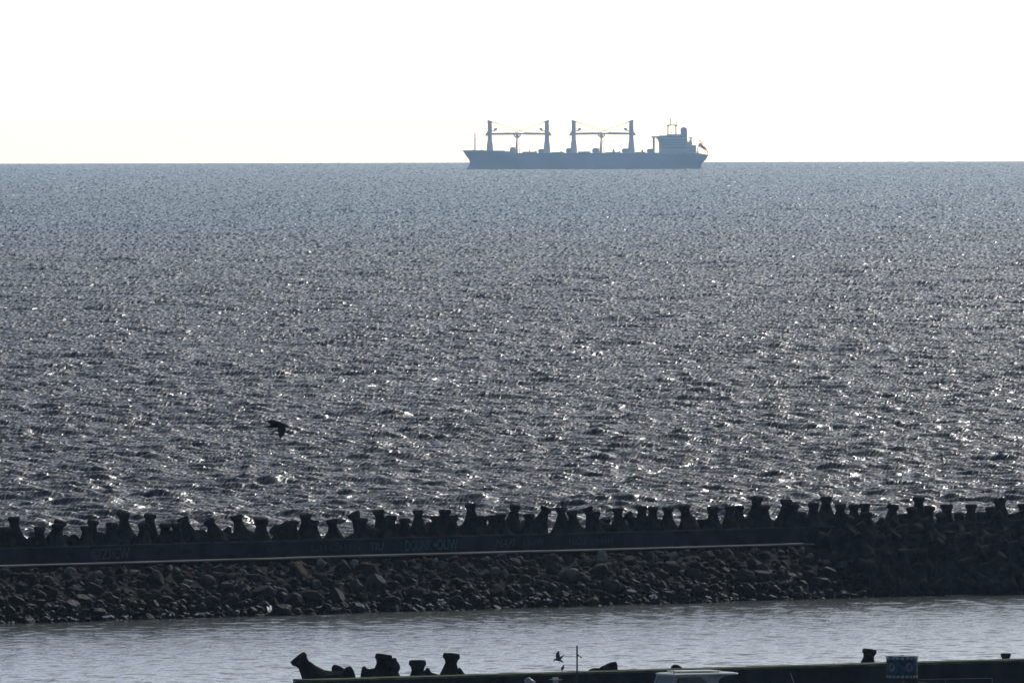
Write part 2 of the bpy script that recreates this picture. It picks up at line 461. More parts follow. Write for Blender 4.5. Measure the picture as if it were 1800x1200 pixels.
SKY = [  # pixel of the cap's top, width of the cap, lean to the right in degrees, offset seaward
 (8,926,23,0,3.6),(24,908,20,-3,4.2),(70,925,20,0,3.5),(101,920.5,20,0,3.4),(107,914.5,22,18,4.6),(151,924,18,0,3.4),(164,914,20,8,4.4),(177,935,14,10,3.8),
 (197,918,21,4,3.5),(217,901,21,-3,4.4),(252,919,16,0,3.4),(264,903,21,3,4.5),(290,919.5,21,0,3.6),(310,919,16,0,3.4),(320,909,21,-22,4.3),(352,931,15,4,3.9),
 (366,913,20,-28,4.0),(395,929,16,-30,4.2),(415,905,21,-15,4.2),(459,911,25,0,3.5),(495,920,20,-30,4.1),(515,915,20,2,3.5),(537,903,21,-2,4.6),(551,914,14,0,3.5),
 (583,912,21,-8,3.6),(620,901,22,-28,4.4),(637,910,14,3,3.5),(665,896,20,-12,4.4),(688,905.5,20,3,3.5),(699,920,14,0,4.6),(711,910.5,19,-3,3.4),(735,896,19,-1,4.0),
 (766,906.5,19,0,3.4),(782,895,21,2,4.8),(796,906,18,0,3.4),(827,885,20,-4,4.2),(848,906.5,18,0,3.5),(865,905,18,-4,3.9),(880,902.5,18,-3,3.4),(906,887,20,10,4.3),
 (930,902.5,20,0,3.5),(961,891,20,22,3.9),(986,891,20,-4,3.6),(1005,897,20,-8,3.5),(1032,891,19,-20,4.3),(1046,899,14,0,3.4),(1064,911,18,0,4.6),(1086,892.5,19,-3,3.5),
 (1101,903,18,-42,4.5),(1128,889,20,0,3.7),(1148,890,19,4,3.4),(1174,891,20,0,3.5),(1202,888,21,-12,3.8),(1235,912,12,0,4.4),(1253,890,21,0,3.5),(1283,889,18,0,3.4),
 (1299,888.5,18,1,3.9),(1331,873,22,4,4.4),(1344,887.5,15,0,3.4),(1382,877,21,3,4.2),(1396,886,16,2,3.4),(1408,899,16,5,3.3),(1430,883,21,0,3.5),(1452,872.5,21,0,4.4),
 (1477,885,21,0,3.6),(1501,886,20,0,3.9),(1520.5,885,19,0,3.6),(1523,900,20,-3,1.5),(1570,886,21,6,3.6),(1587,903,14,0,3.9),(1615,872.5,21,0,4.2),(1602,891,18,-4,3.3),
 (1635,889,20,10,2.8),(1664,886,23,0,3.6),(1707,886,21,0,3.5),(1725,899,20,0,3.6),(1741,891,16,0,4.0),(1757,875,24,-5,3.9),(1783,903,22,0,3.0),(1799,885,21,0,3.9)]
SKY.sort()
LAND = [(0, "the photo's left edge"), (190, 'the grey circled graffiti'), (487, 'the low-flying dark bird'), (662, 'the small cyan graffiti'), (760, 'the big cyan graffiti'),
        (888, 'the slanted grey graffiti'), (1045, "the ship's mid-deck"), (1245, "the ship's stern"), (1410, 'the end of the pale walkway'), (1585, 'the blue drum-shaped canvas'), (1768, 'the round cap on the quay')]
ORD = ['first', 'second', 'third', 'fourth', 'fifth', 'sixth', 'seventh', 'eighth', 'ninth', 'tenth', 'eleventh', 'twelfth', 'thirteenth', 'fourteenth', 'fifteenth', 'sixteenth', 'seventeenth', 'eighteenth']
def after(x, xs):
    """'third right of <landmark>' for an item at x in the sorted list xs"""
    lx, ln = [q for q in LAND if q[0] <= x][-1]
    k = len([q for q in xs if lx <= q < x])
    return '%s right of %s' % (ORD[k], ln)
xs = [s[0] for s in SKY]
for (x, y, wd, ti, v) in SKY:
    hi = y < 913 - 0.0213*x
    look = 'tall' if hi else 'low'
    lean = 'upright' if abs(ti) < 6 else ('leaning left' if ti < 0 else 'leaning right')
    p = on_v(x, y, v)
    put_tet(p, ti, rnd.uniform(-6, 6), None, wd/19.3 if wd > 18 else 1.0,
            '%s %s dark skyline tetrapod, %s' % (look, lean, after(x, xs)), 'tetrapods standing along the breakwater skyline')
# lower ones lying between and behind them
fx = list(np.arange(8, 1870, 27.0)); fx = [float(x + rnd.uniform(-8, 8)) for x in fx]
vis = [x for x in fx]
for x in fx:
    topy = 950 - 0.0222*x + rnd.uniform(-4, 10)
    p = on_v(x, topy + 20, rnd.uniform(4.6, 6.2))
    put_tet(p, rnd.uniform(-35, 35), rnd.uniform(-35, 35), None, 1.0,
            'low lying tetrapod behind the skyline row, %s' % after(x, vis), 'tetrapods lying low on the seaward side', inv=rnd.random() < .6)
# the heap that spills over the walkway at the right
heap = []
for row, (v, z, du) in enumerate([(-5.2, 0.45, 1.45), (-3.6, 1.35, 1.45), (-2.0, 2.3, 1.45), (-0.4, 3.0, 1.5), (1.2, 3.3, 1.6)]):
    u = USEAM + 1.3 + row*0.25
    while u < USEAM + 24:
        heap.append((row, u + rnd.uniform(-.3, .3), v + bulge(u)*(1, .75, .5, .2, 0)[row] + rnd.uniform(-.3, .3), z + rnd.uniform(-.2, .2))); u += du
RN = ['waterline tier', 'second tier', 'middle tier', 'fourth tier', 'top tier']
for row, u, v, z in heap:
    k = len([h for h in heap if h[0] == row and h[1] < u])
    p = bw(u, v, z)
    put_tet(p, rnd.uniform(-180, 180), rnd.uniform(-180, 180), None, 1.0,
            'black tetrapod of the right-hand heap, %s, %s past the walkway end' % (RN[row], ORD[min(k, 17)]), 'tetrapods heaped over the end of the walkway', inv=True)

# ------------------------------------------------------------------ armour stones
def rock_mesh(seed, sub=2):
    rr = random.Random(seed)
    bm = bmesh.new(); bmesh.ops.create_icosphere(bm, subdivisions=sub, radius=0.5)
    planes = []
    for _ in range(rr.randint(7, 11)):
        d = Vector((rr.gauss(0, 1), rr.gauss(0, 1), rr.gauss(0, 1))).normalized(); planes.append((d, rr.uniform(.24, .40)))
    sc = Vector((rr.uniform(.85, 1.3), rr.uniform(.75, 1.05), rr.uniform(.62, .9)))
    for v in bm.verts:
        for d, k in planes:
            e = v.co.dot(d)
            if e > k: v.co -= d*(e-k)*0.98
        v.co += Vector((rr.uniform(-.012, .012), rr.uniform(-.012, .012), rr.uniform(-.012, .012)))
        v.co = Vector((v.co.x*sc.x, v.co.y*sc.y, v.co.z*sc.z))
    return bm
RB = [rock_mesh(100+i) for i in range(10)]
RB3 = [rock_mesh(200+i, 3) for i in range(10)]
RM = {}
def rock_data(i, k):
    if (i, k) not in RM:
        me = bpy.data.meshes.new('armour_stone'); RB3[i].to_mesh(me); me.materials.append(m_rocks[k]); RM[(i, k)] = me
    return RM[(i, k)]
def slope_z(v):
    t = (v - VW)/(0 - VW)
    return -0.1 + t*(BW_Z - 0.25) if v > VW else -0.1 + (v-VW)*0.6
rr = random.Random(5)
big = []
tries = 0
UR = USEAM + 3
U_L = bw_uv(on_v(-30, 1010, -3))[0]
while len(big) < 300 and tries < 60000:
    tries += 1
    s = rr.uniform(0.62, 1.25) if rr.random() < .45 else rr.uniform(.55, .8)
    u = rr.uniform(U_L, UR); v = rr.uniform(VW-0.3, -0.35)
    if s > .9 and v > -0.8: continue
    if all((u-a)**2 + (v-b)**2 > (0.40*(s+c))**2 for a, b, c, *_ in big):
        big.append((u, v, s))
KIND = [('grey stone', 0), ('dark brown stone', 0), ('pale whitish stone', 0), ('blackish stone', 0), ('rust-coloured stone', 0)]
SECT = [(170, "by the photo's left edge"), (330, 'under the circled grey graffiti'), (475, 'left of the white gull'), (620, 'right of the white gull'), (800, 'under the cyan graffiti'),
        (960, 'under the slanted grey graffiti'), (1120, "below the ship's middle"), (1300, "below the ship's stern"), (9999, 'near the end of the walkway')]
big.sort()
cnt = {}
for (u, v, s) in big:
    k = rr.choices([0, 1, 2, 3, 4], [30, 26, 13, 23, 8])[0]
    o = bpy.data.objects.new('armour_stone', rock_data(rr.randrange(10), k)); COL.objects.link(o)
    p = bw(u, v, slope_z(v) + s*0.16)
    o.location = p; o.rotation_euler = (rr.uniform(-.5, .5) + rr.choice([0, PI]), rr.uniform(-.5, .5), rr.uniform(0, 2*PI)); o.scale = (s*1.15, s*1.15, s*1.25)
    bx = 900 + p.x/p.y*25000
    band = 'upper' if v > VW/3 else ('middle' if v > 2*VW/3 else 'lower')
    sec = [q for q in SECT if bx < q[0]][0][1]
    n_ = cnt.get((k, band, sec), 0); cnt[(k, band, sec)] = n_ + 1
    tag(o, '%s from the left, %s slope, %s' % (ORD[n_] + ' ' + KIND[k][0], band, sec), 'boulder', 'large stones on the rubble slope')
# everything smaller between them
for pas, (mi, cnt) in enumerate([(1, 900), (0, 700), (3, 800), (4, 160), (2, 200)]):
    pass
allv, allf, mats, off = [], [], [], 0
for q in range(4200):
    mi = rr.choices([0, 1, 2, 3, 4], [26, 28, 9, 30, 7])[0]
    s = rr.uniform(.2, .6); u = rr.uniform(U_L-5, USEAM+9) if q > 700 else rr.uniform(U0+30, USEAM+60); v = rr.uniform(VW-0.7, -0.05)
    bm = RB[rr.randrange(10)]
    M = Matrix.Translation(bw(u, v, slope_z(v) + rr.uniform(-.05, .12))) @ Matrix.Rotation(rr.uniform(0, 6), 4, 'Z') @ Matrix.Rotation(rr.uniform(0, 6), 4, 'X') @ Matrix.Scale(s*1.25, 4)
    M3 = np.array(M)
    if not hasattr(rock_mesh, 'c'): rock_mesh.c = {}
    key = id(bm)
    if key not in rock_mesh.c:
        bm.verts.index_update()
        rock_mesh.c[key] = (np.array([list(x.co)+[1] for x in bm.verts]), np.array([[x.index for x in f.verts] for f in bm.faces]))
    vv, ff = rock_mesh.c[key]
    allv.append((vv @ M3.T)[:, :3]); allf.append(ff + off); mats.append(np.full(len(ff), mi)); off += len(vv)
V = np.concatenate(allv); F = np.concatenate(allf); Mt = np.concatenate(mats)
me = bpy.data.meshes.new('rubble'); me.vertices.add(len(V)); me.vertices.foreach_set('co', V.astype(np.float32).ravel())
me.loops.add(len(F)*3); me.loops.foreach_set('vertex_index', F.astype(np.int32).ravel())
me.polygons.add(len(F)); me.polygons.foreach_set('loop_start', np.arange(0, len(F)*3, 3, dtype=np.int32))
for m_ in m_rocks: me.materials.append(m_)
me.update(calc_edges=True); me.polygons.foreach_set('material_index', Mt.astype(np.int32)); me.update()
rub = bpy.data.objects.new('rubble', me); COL.objects.link(rub)
tag(rub, 'small broken stones filling the gaps of the rubble slope', 'rubble', kind='stuff')

# foam where the ripples wash the stones
m_foam = noise_mat('foam', (0.6, 0.62, 0.62), (0.85, 0.86, 0.86), 8, 0.4, 0.3, spec=0.5)
fm = MB()
for (fxp, fyp, n_) in [(20, 1094, 5), (54, 1089, 4), (125, 1085, 5), (134, 1088, 6), (186, 1084, 7), (195, 1083, 9), (212, 1090, 5), (288, 1079, 4), (300, 1080, 3), (98, 1088, 3), (758, 1062, 5), (772, 1054, 6), (776, 1060, 5), (938, 1050, 4), (963, 1053, 8), (1148, 1046, 8), (1152, 1050, 5), (228, 1083, 3), (345, 1078, 3), (420, 1074, 3), (560, 1066, 3), (1290, 1051, 3)]:
    for i in range(n_):
        a = on_v(fxp + rr.uniform(-7, 7), fyp + rr.uniform(-1.5, 1.5), VW - 0.45)
        fm.sphere((a.x, a.y, a.z), (rr.uniform(.03, .09), rr.uniform(.03, .09), rr.uniform(.02, .05)), 7, 5)
tag(fm.build('foam', m_foam), 'white flecks of foam where ripples wash the lowest stones', 'foam', kind='stuff')
# ------------------------------------------------------------------ the cargo ship
SD = 15640.0
SC = 11100.0/25000.0      # metres per pixel in the ship's own plan, scaled up by K below
K = SD/11100.0
_s = at_d(1030, 298.4, SD)
ship = empty('cargo_ship', (_s.x, _s.y, seaz(_s.x, _s.y)), 'hazy blue-grey bulk carrier with four deck cranes, anchored near the horizon', 'ship')
ship.scale = (K, K, K)
m_hull = noise_mat('hull_paint_with_haze', (0.42, 0.50, 0.60), (0.5, 0.58, 0.68), 0.05, 0.6, 0.0, spec=0.3)  # hull made pale blue to carry distance haze in its colour
m_ship = noise_mat('ship_paint_with_haze', (0.75, 0.77, 0.78), (0.82, 0.83, 0.84), 0.2, 0.6, 0.0, spec=0.3)  # upperworks lightened too, part of the haze sits in this colour
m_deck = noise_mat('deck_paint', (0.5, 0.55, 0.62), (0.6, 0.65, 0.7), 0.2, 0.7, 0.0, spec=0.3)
m_glass = noise_mat('ship_windows', (0.02, 0.03, 0.04), (0.04, 0.05, 0.06), 1, 0.1, 0.0, spec=0.5)
def sx(px): return (px-1030)*SC
def sz(py, px=1030): return (298.4 - py - (px-1030)*0.0022*0)*SC
BEAM = 28.0
def bowx(y):   # stem profile, pixel x at pixel height y
    return float(np.interp(y, [265, 269, 272.7, 276, 280.7, 285, 288.7, 293, 298.7, 303], [813.3, 815.8, 818, 820.3, 824.2, 825.6, 825.6, 823.5, 818.7, 818]))
def sternx(y):
    return float(np.interp(y, [269, 270.7, 273.7, 278, 282, 289.3, 292, 303], [1222, 1229, 1244.7, 1242.8, 1240.7, 1233, 1232.6, 1231]))
def plan(y, n=26, x_end=None):
    xb, xs_ = sx(bowx(y)), sx(sternx(y) if x_end is None else x_end)
    t = np.linspace(0, 1, n)
    x = xb + (xs_-xb)*(t**1.25)
    d = x - xb
    low = np.interp(y, [269, 298], [0.0, 1.0])
    hb = BEAM/2*np.minimum(1, (np.maximum(d, 0)/(26+22*low))**(0.55+0.25*low))
    e = xs_ - x
    if x_end is None: hb = np.minimum(hb, BEAM/2*(0.62-0.35*low + np.clip(e/30, 0, 1)**0.7*(0.38+0.35*low)))
    hb[0] = 0.25
    L = [(a, -b) for a, b in zip(x, hb)] + [(a, b) for a, b in zip(x[::-1], hb[::-1])]
    return L
hl = MB()
ys = [303, 298.7, 295, 292, 289, 286, 283, 280, 276, 273.7, 272.2, 270.9, 269.6]
hl.rings([[(x, y_, sz(y)) for x, y_ in plan(y)] for y in ys], True)
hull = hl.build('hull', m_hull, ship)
fc = MB(); fc.rings([[(x, y_, sz(y)) for x, y_ in plan(y, 20, 888)] for y in (269.58, 267, 265.3)], True)
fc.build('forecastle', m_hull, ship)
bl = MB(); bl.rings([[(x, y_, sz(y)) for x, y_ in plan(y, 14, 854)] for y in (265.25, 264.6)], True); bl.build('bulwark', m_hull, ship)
# hatch coamings and lids
for a, b, yy in [(869, 901, 266.6), (918, 944, 267.4), (968, 992, 268.2), (1016, 1038, 267.2), (1064, 1090, 268.6), (1116, 1135, 268.4)]:
    MB().box(((sx(a)+sx(b))/2, 0, (sz(269.55)+sz(yy))/2), (sx(b)-sx(a), 19, sz(yy)-sz(269.55)), bev=0.25).build('hatch_cover', m_deck, ship)
# rounded crane grabs / ventilator housings on deck
for a, b, yy in [(896, 905.5, 259.3), (946, 956, 262.4), (994.7, 1004, 261.3), (1041, 1053, 261.3), (1093, 1105, 262.0), (1137, 1149, 262.6)]:
    cx = (sx(a)+sx(b))/2; wd = sx(b)-sx(a); h = sz(yy)-sz(269.5)
    poly = [(cx-wd/2+.5, sz(269.5)), (cx+wd/2, sz(269.5)), (cx+wd/2, sz(269.5)+h*.9), (cx+wd/2-.6, sz(269.5)+h), (cx-wd/2+1.3, sz(269.5)+h), (cx-wd/2+.3, sz(269.5)+h*.82), (cx-wd/2, sz(269.5)+h*.6), (cx-wd/2, sz(269.5)+h*.3)]
    MB().prism(poly, -3, 3).build('deckhouse', m_deck, ship)
for a, b, yy in [(1076, 1081, 263.2), (1087, 1091, 266.3), (1127, 1131, 263.8), (930, 932, 263), (940, 944, 265.5), (985, 988, 265.6), (1031, 1032, 264.8), (1036, 1037, 265.2), (845, 849, 263), (829, 834, 263.4)]:
    cx = (sx(a)+sx(b))/2; wd = sx(b)-sx(a)
    v_ = MB(); v_.tube((cx, 0, sz(269.5)), (cx, 0, sz(yy+1.5)), wd*.5, wd*.42, 10); v_.tube((cx, 0, sz(yy+1.5)), (cx, 0, sz(yy)), wd*.32, wd*.2, 10); v_.build('ventilator', m_deck, ship)
# foremast
fmst = MB(); fmst.tube((sx(835), 0, sz(265)), (sx(835), 0, sz(234)), 0.6, 0.36, 8); fmst.box((sx(836.2), 0, sz(244.5)), (2.4, 3.2, 0.25)); fmst.box((sx(835), 0, sz(237)), (1.0, 1.2, 0.5)); fmst.tube((sx(835.6), 0, sz(246)), (sx(838), 0, sz(243)), .12, .12, 6); fmst.build('foremast', m_ship, ship)
# deck cranes in two facing pairs
def crane(a, b, sgn, jib_end, cab_tip):
    """post between pixels a and b, jib reaching towards jib_end on side sgn"""
    cx = (sx(a)+sx(b))/2; hw = (sx(b)-sx(a))/2
    r = lambda w_, z_, dx=0: [(cx+dx-w_, -w_*.9, z_), (cx+dx+w_, -w_*.9, z_), (cx+dx+w_, w_*.9, z_), (cx+dx-w_, w_*.9, z_)]
    p = MB()
    p.rings([r(hw*1.55, sz(269.5)), r(hw*1.5, sz(262)), r(hw*1.35, sz(255)), r(hw*1.02, sz(247)), r(hw*.97, sz(240)), r(hw*1.0, sz(232)), r(hw*1.0, sz(221)), r(hw*.88, sz(218)), r(hw*1.0, sz(215)), r(hw*.98, sz(213.6))], True)
    post = p.build('crane_post', m_ship, ship)
    t = MB(); t.prism([(cx-sgn*hw*1.05, sz(213.6)), (cx+sgn*hw*.98, sz(213.6)), (cx+sgn*hw*.2, sz(212.8)), (cx-sgn*hw*.6, sz(211.6)), (cx-sgn*hw*1.1, sz(211.8))], -1.2, 1.2); t.build('crane_head', m_ship, post)
    f = MB(); f.prism([(cx-sgn*hw, sz(232)), (cx-sgn*(hw+1.0), sz(234)), (cx-sgn*(hw+1.9), sz(238.2)), (cx-sgn*(hw+2.6), sz(239.4)), (cx-sgn*hw, sz(239.4))], -1.8, 1.8); f.build('winch_platform', m_ship, post)
    for yy in (243.3, 231.6, 216): MB().box((cx, 0, sz(yy)), (hw*2+2.0, hw*2+2, 0.28)).build('ring_walkway', m_ship, post)
    f = MB(); f.prism([(cx+sgn*hw, sz(231.8)), (cx+sgn*(hw+2.2), sz(231.5)), (cx+sgn*(hw+4.2), sz(228.5)), (cx+sgn*(hw+4.2), sz(225.8)), (cx+sgn*(hw+1.7), sz(226.2)), (cx+sgn*(hw+1.6), sz(229.8)), (cx+sgn*hw, sz(230.6))], -1.5, 1.5); f.build('operator_cab', m_ship, post)
    jx = sx(jib_end); x0 = cx+sgn*hw*.9; y0 = -0.9*sgn*0 + (1.3 if sgn > 0 else -1.3)
    q = MB(); q.prism([(x0, sz(234.2)), ((x0+jx)/2, sz(233.7)), (jx, sz(234.8)), (jx, sz(236.6)), ((x0+jx)/2, sz(237.8)), (x0, sz(237.9))], y0-.7, y0+.7)
    jib = q.build('crane_jib', m_ship, ship)
    cb = MB()
    for dy in (-.6, .6): cb.tube((cx+sgn*hw*.9, y0+dy, sz(214.3)), (jx, y0+dy, sz(235.0)), 0.20, 0.20, 5)
    cb.tube((cx+sgn*hw*.9, y0, sz(215.2)), (jx-sgn*8, y0, sz(234.9)), 0.16, 0.16, 5)
    cb.build('hoisting_cable', m_ship, jib)
crane(857.3, 864.9, 1, 931, 0); crane(957.6, 965.2, -1, 903, 0); crane(1004.9, 1012.3, 1, 1078, 0); crane(1106, 1113.6, -1, 1051, 0)
for c in (909.2, 1057.3):
    q = MB()
    q.prism([(sx(c-4.2), sz(269.5)), (sx(c+1.4), sz(269.5)), (sx(c+.4), sz(243.5)), (sx(c-1.4), sz(243.5))], -2, 2)
    q.prism([(sx(c+4.2), sz(269.5)), (sx(c+5.4), sz(269.5)), (sx(c+1.5), sz(243.5)), (sx(c+.6), sz(243.5))], -2, 2)
    q.prism([(sx(c-1.8), sz(243.6)), (sx(c+1.8), sz(243.6)), (sx(c+5.8), sz(240.6)), (sx(c+5.8), sz(239.6)), (sx(c-5.8), sz(239.6)), (sx(c-5.8), sz(240.6))], -2.3, 2.3)
    for dx in (-5.2, 0, 5.2): q.box((sx(c+dx), 0, sz(238.4)), (1.1 if dx else 2.2, 4.2, sz(237.2)-sz(239.7)))
    q.build('jib_rest', m_ship, ship)
# accommodation block
acc = MB(); acc.box((sx(1183), 0, (sz(269.5)+sz(243))/2), (sx(1207.5)-sx(1158.5), 24, sz(243)-sz(269.5)), bev=.15)
house = acc.build('accommodation_block', m_ship, ship)
MB().box((sx(1215.5)-.0, 0, (sz(269.5)+sz(256.5))/2), (sx(1223.5)-sx(1207.6), 18, sz(256.5)-sz(269.5))).build('aft_deckhouse', m_ship, ship)
MB().box((sx(1212.2), 0, (sz(256.45)+sz(250.3))/2), (sx(1216.8)-sx(1207.6), 14, sz(250.3)-sz(256.45))).build('aft_deckhouse', m_ship, ship)
q = MB(); q.prism([(sx(1145.5), sz(243.5)), (sx(1149.8), sz(243.2)), (sx(1160), sz(242.95)), (sx(1166), sz(242.95)), (sx(1166), sz(239.8)), (sx(1145.5), sz(243.45)+0.0), ], -13.8, 13.8)
MB().box((sx(1155), 0, sz(242)), (sx(1165)-sx(1145.3), 30, sz(240.6)-sz(243.2)), bev=.1).build('bridge_wing', m_ship, ship)
q.bm.free()
wh = MB().box((sx(1180), 0, (sz(242.95)+sz(239.4))/2), (sx(1203)-sx(1160.4), 22, sz(239.4)-sz(242.95))).build('wheelhouse', m_ship, ship)
MB().box((sx(1184.6), 0, (sz(239.35)+sz(237.2))/2), (sx(1196.5)-sx(1172.7), 16, sz(237.2)-sz(239.35))).build('monkey_island', m_ship, ship)
for dy in (-12.6, 12.6):
    MB().box((sx(1149.1), dy, (sz(269.5)+sz(243.25))/2), (sx(1150.7)-sx(1147.5), 1.4, sz(243.25)-sz(269.5))).build('wing_post', m_ship, ship)
q = MB()
arc = [(sx(1158.45), sz(243.3))] + [(sx(1150.8 + 6.6*math.sin(t)), sz(243.3 + 7*(1-math.cos(t)))) for t in np.linspace(0.05, PI/2, 8)] + [(sx(1158.45), sz(252))]
for ya, yb in ((11.6, 12.0), (-12.0, -11.6)): q.prism(arc, ya, yb)
q.build('wing_bracket', m_ship, ship)
wn_ = MB()
for lv in (247.5, 252, 256.5, 261):
    for k in range(14): wn_.box((sx(1161.5 + k*3.3), -12.03, sz(lv)), (0.7, .06, 0.8))
wn_.build('windows', m_glass, house)
wb = MB()
for k in range(12): wb.box((sx(1163 + k*3.2), -11.03, sz(241.0)), (1.15, .06, 0.75))
wb.build('bridge_windows', m_glass, wh)
rl = MB()
for lv in (243, 247.8, 252.4, 257, 261.6): rl.box((sx(1183), -12.4, sz(lv)+0.0), (sx(1207.5)-sx(1158.5), .7, 0.18))
rl.build('deck_edge', m_ship, house)
fn = MB(); fn.rings([[(sx(a), -4, sz(y)), (sx(b), -4, sz(y)), (sx(b), 4, sz(y)), (sx(a), 4, sz(y))] for a, b, y in ((1196.6, 1208.6, 250), (1196.5, 1208.0, 240), (1196.4, 1207.4, 226.6))], True)
fun = fn.build('funnel', m_hull, ship)
fn = MB()
for a, y in ((1199.5, 225.3), (1202, 224.8), (1204.5, 225.5)): fn.tube((sx(a), 0, sz(226.7)), (sx(a), 0, sz(y)), .6, .6, 8)
fn.build('exhaust_pipe', m_deck, fun)
# goalpost radar mast
q = MB()
for a in (1174.3, 1188.2): q.tube((sx(a), 0, sz(237.3)), (sx(a), 0, sz(222)), .5, .42, 8)
q.prism([(sx(1172.4), sz(220.4)), (sx(1190.8), sz(220.4)), (sx(1190.6), sz(222)), (sx(1189.6), sz(223.8)), (sx(1187.4), sz(223.4)), (sx(1185), sz(222.2)), (sx(1177.5), sz(222.2)), (sx(1175.2), sz(223.6)), (sx(1173), sz(224)), (sx(1172.3), sz(222.6))], -.9, .9)
mast = q.build('radar_mast', m_ship, ship)
q = MB(); q.tube((sx(1178.3), 0, sz(220.4)), (sx(1178.5), 0, sz(208.8)), .45, .2, 6); q.box((sx(1178.3), 0, sz(214.2)), (.9, 1.2, .9)); q.box((sx(1178.4), 0, sz(210.6)), (.9, .9, .8)); q.tube((sx(1179.2), 0, sz(211)), (sx(1180.8), 0, sz(215.5)), .1, .1, 5); q.tube((sx(1180.8), 0, sz(215.5)), (sx(1182.4), 0, sz(220.4)), .06, .06, 5)
q.build('topmast', m_ship, mast)
q = MB(); q.tube((sx(1189.6), 0, sz(220.4)), (sx(1189.8), 0, sz(211)), .26, .16, 6); q.tube((sx(1179.6), 0, sz(237.2)), (sx(1179.6), 0, sz(225.4)), .26, .15, 6); q.tube((sx(1162), 0, sz(239.4)), (sx(1162), 0, sz(231.5)), .22, .14, 6); q.box((sx(1179.8), 0, sz(234)), (.8, .5, 1.2)); q.tube((sx(1171.4), 0, sz(239.4)), (sx(1171.4), 0, sz(235.8)), .2, .15, 6)
q.build('aerial', m_ship, ship)
q = MB(); q.tube((sx(1213.9), 0, sz(250.3)), (sx(1213.9), 0, sz(246.5)), 1.1, .9, 8); q.prism([(sx(1212.1), sz(245.8)), (sx(1216.2), sz(246.0)), (sx(1217.5), sz(242.6)), (sx(1211.7), sz(242.6))], -1.2, 1.2); q.build('aft_crane', m_ship, ship)
# free-fall lifeboat on its ramp
q = MB()
A = (1228.2, 248.3); 
def tb(a, b, r_=.24, y=1.6, both=True):
    for yy in ((-y, y) if both else (0,)): q.tube((sx(a[0]), yy, sz(a[1])), (sx(b[0]), yy, sz(b[1])), r_, r_, 6)
tb((1228.2, 248.2), (1243.2, 267.5)); tb((1231.8, 248.0), (1236.4, 255.6)); tb((1228.2, 248.2), (1231.8, 248.0)); tb((1231, 255), (1225.5, 262)); tb((1225.5, 262), (1226.2, 270.5)); tb((1233.5, 260), (1226.5, 269))
tb((1242.5, 263.5), (1243.9, 268)); tb((1243.9, 268), (1243.2, 273)); tb((1238.5, 264.5), (1240.5, 271.5)); tb((1226.5, 256.5), (1230.5, 260.5)); tb((1225.4, 265.5), (1229, 262)); tb((1224.5, 268), (1228, 270.5))
q.build('lifeboat_ramp', m_ship, ship)
lbm = MB(); ang = math.atan2(9.4, 12.0)
Rm = Matrix.Translation((sx(1235), 0, sz(259.3))) @ Matrix.Rotation(ang, 4, 'Y')
lr = []
for t, s_ in ((-3.7, .35), (-3.3, .8), (-2, 1.0), (1.4, 1.0), (3.0, .72), (3.9, .25)):
    lr.append([Vector((t, 1.35*s_*math.cos(a), 1.15*s_*math.sin(a))) for a in np.linspace(0, 2*PI, 13)[:-1]])
lbm.rings(lr, True, mat=Rm); lbm.box((-2.3, 0, 1.25), (1.5, 1.4, .7), mat=Rm, bev=.1)
m_lb = noise_mat('lifeboat_orange', (0.35, 0.12, 0.04), (0.45, 0.16, 0.05), 1, 0.5, 0.0)
lbm.build('lifeboat', m_lb, ship)
# guard rail along the deck edge
q = MB()
for z_ in (1.0, .55): q.box(((sx(892)+sx(1224))/2, -13.6, sz(269.5)+z_), (sx(1224)-sx(892), .06, .05))
for k in range(80): q.box((sx(892) + k*(sx(1224)-sx(892))/79, -13.6, sz(269.5)+.5), (.07, .07, 1.0))
q.build('guard_rail', m_ship, ship)
# ------------------------------------------------------------------ the near quay wall
QZ = 3.0
qL = at_z(508, 1195.6, QZ); qR = at_z(1800, 1158.6, QZ)
q_dir = (qR - qL); q_dir.z = 0; q_dir.normalize(); q_nrm = Vector((-q_dir.y, q_dir.x, 0))
def qp(u, v, z):
    p = qL + q_dir*u + q_nrm*v
    return Vector((p.x, p.y, z + seaz(p.x, p.y)))
def on_q(px, py, v):
    d = ray(px, py); o = Vector((0, 0, CAM_H)); b0 = qL + q_nrm*v
    return o + d*((b0 - o).dot(q_nrm)/d.dot(q_nrm))
quay = empty('quay_wall', qp(20, .7, 0), 'long black concrete quay wall with a mossy green top, running along the bottom of the photo', 'wall')
QEND = 95
rq = random.Random(8)
a_ = MB()
u = 1.2
while u < QEND:
    e = min(u+7.5, QEND); dz = rq.uniform(-.012, .012)
    a_.rings([[qp(q, 0, -1), qp(q, 1.45, -1), qp(q, 1.45, QZ-.1+dz), qp(q, 0, QZ-.1+dz)] for q in (u, e-.02)], True); u = e
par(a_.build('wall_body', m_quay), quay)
a_ = MB(); u = 1.2
while u < QEND:
    e = min(u+1.25, QEND); n_ = max(2, int(1))
    z0, z1 = rq.uniform(-.012, .012), rq.uniform(-.012, .012); va, vb = rq.uniform(-.04, .0), rq.uniform(1.44, 1.5)
    a_.rings([[qp(q, va, QZ-.095), qp(q, vb, QZ-.095), qp(q, vb, QZ+zz), qp(q, va, QZ+zz)] for q, zz in ((u, z0), (e-.006, z1))], True); u = e
par(a_.build('mossy_top', m_moss), quay)
mnd = MB(); mnd.rings([[qp(u, 1.5, -2), qp(u, 1.5, 1.5), qp(u, 3.0, 1.1), qp(u, 6.0, -0.9), qp(u, 6.0, -2)] for u in (1, 10, 20, 30, 40, 60, 94)], True)
tag(mnd.build('quay_mound', m_core), kind='structure')
QG = 'tetrapods standing behind the quay wall'

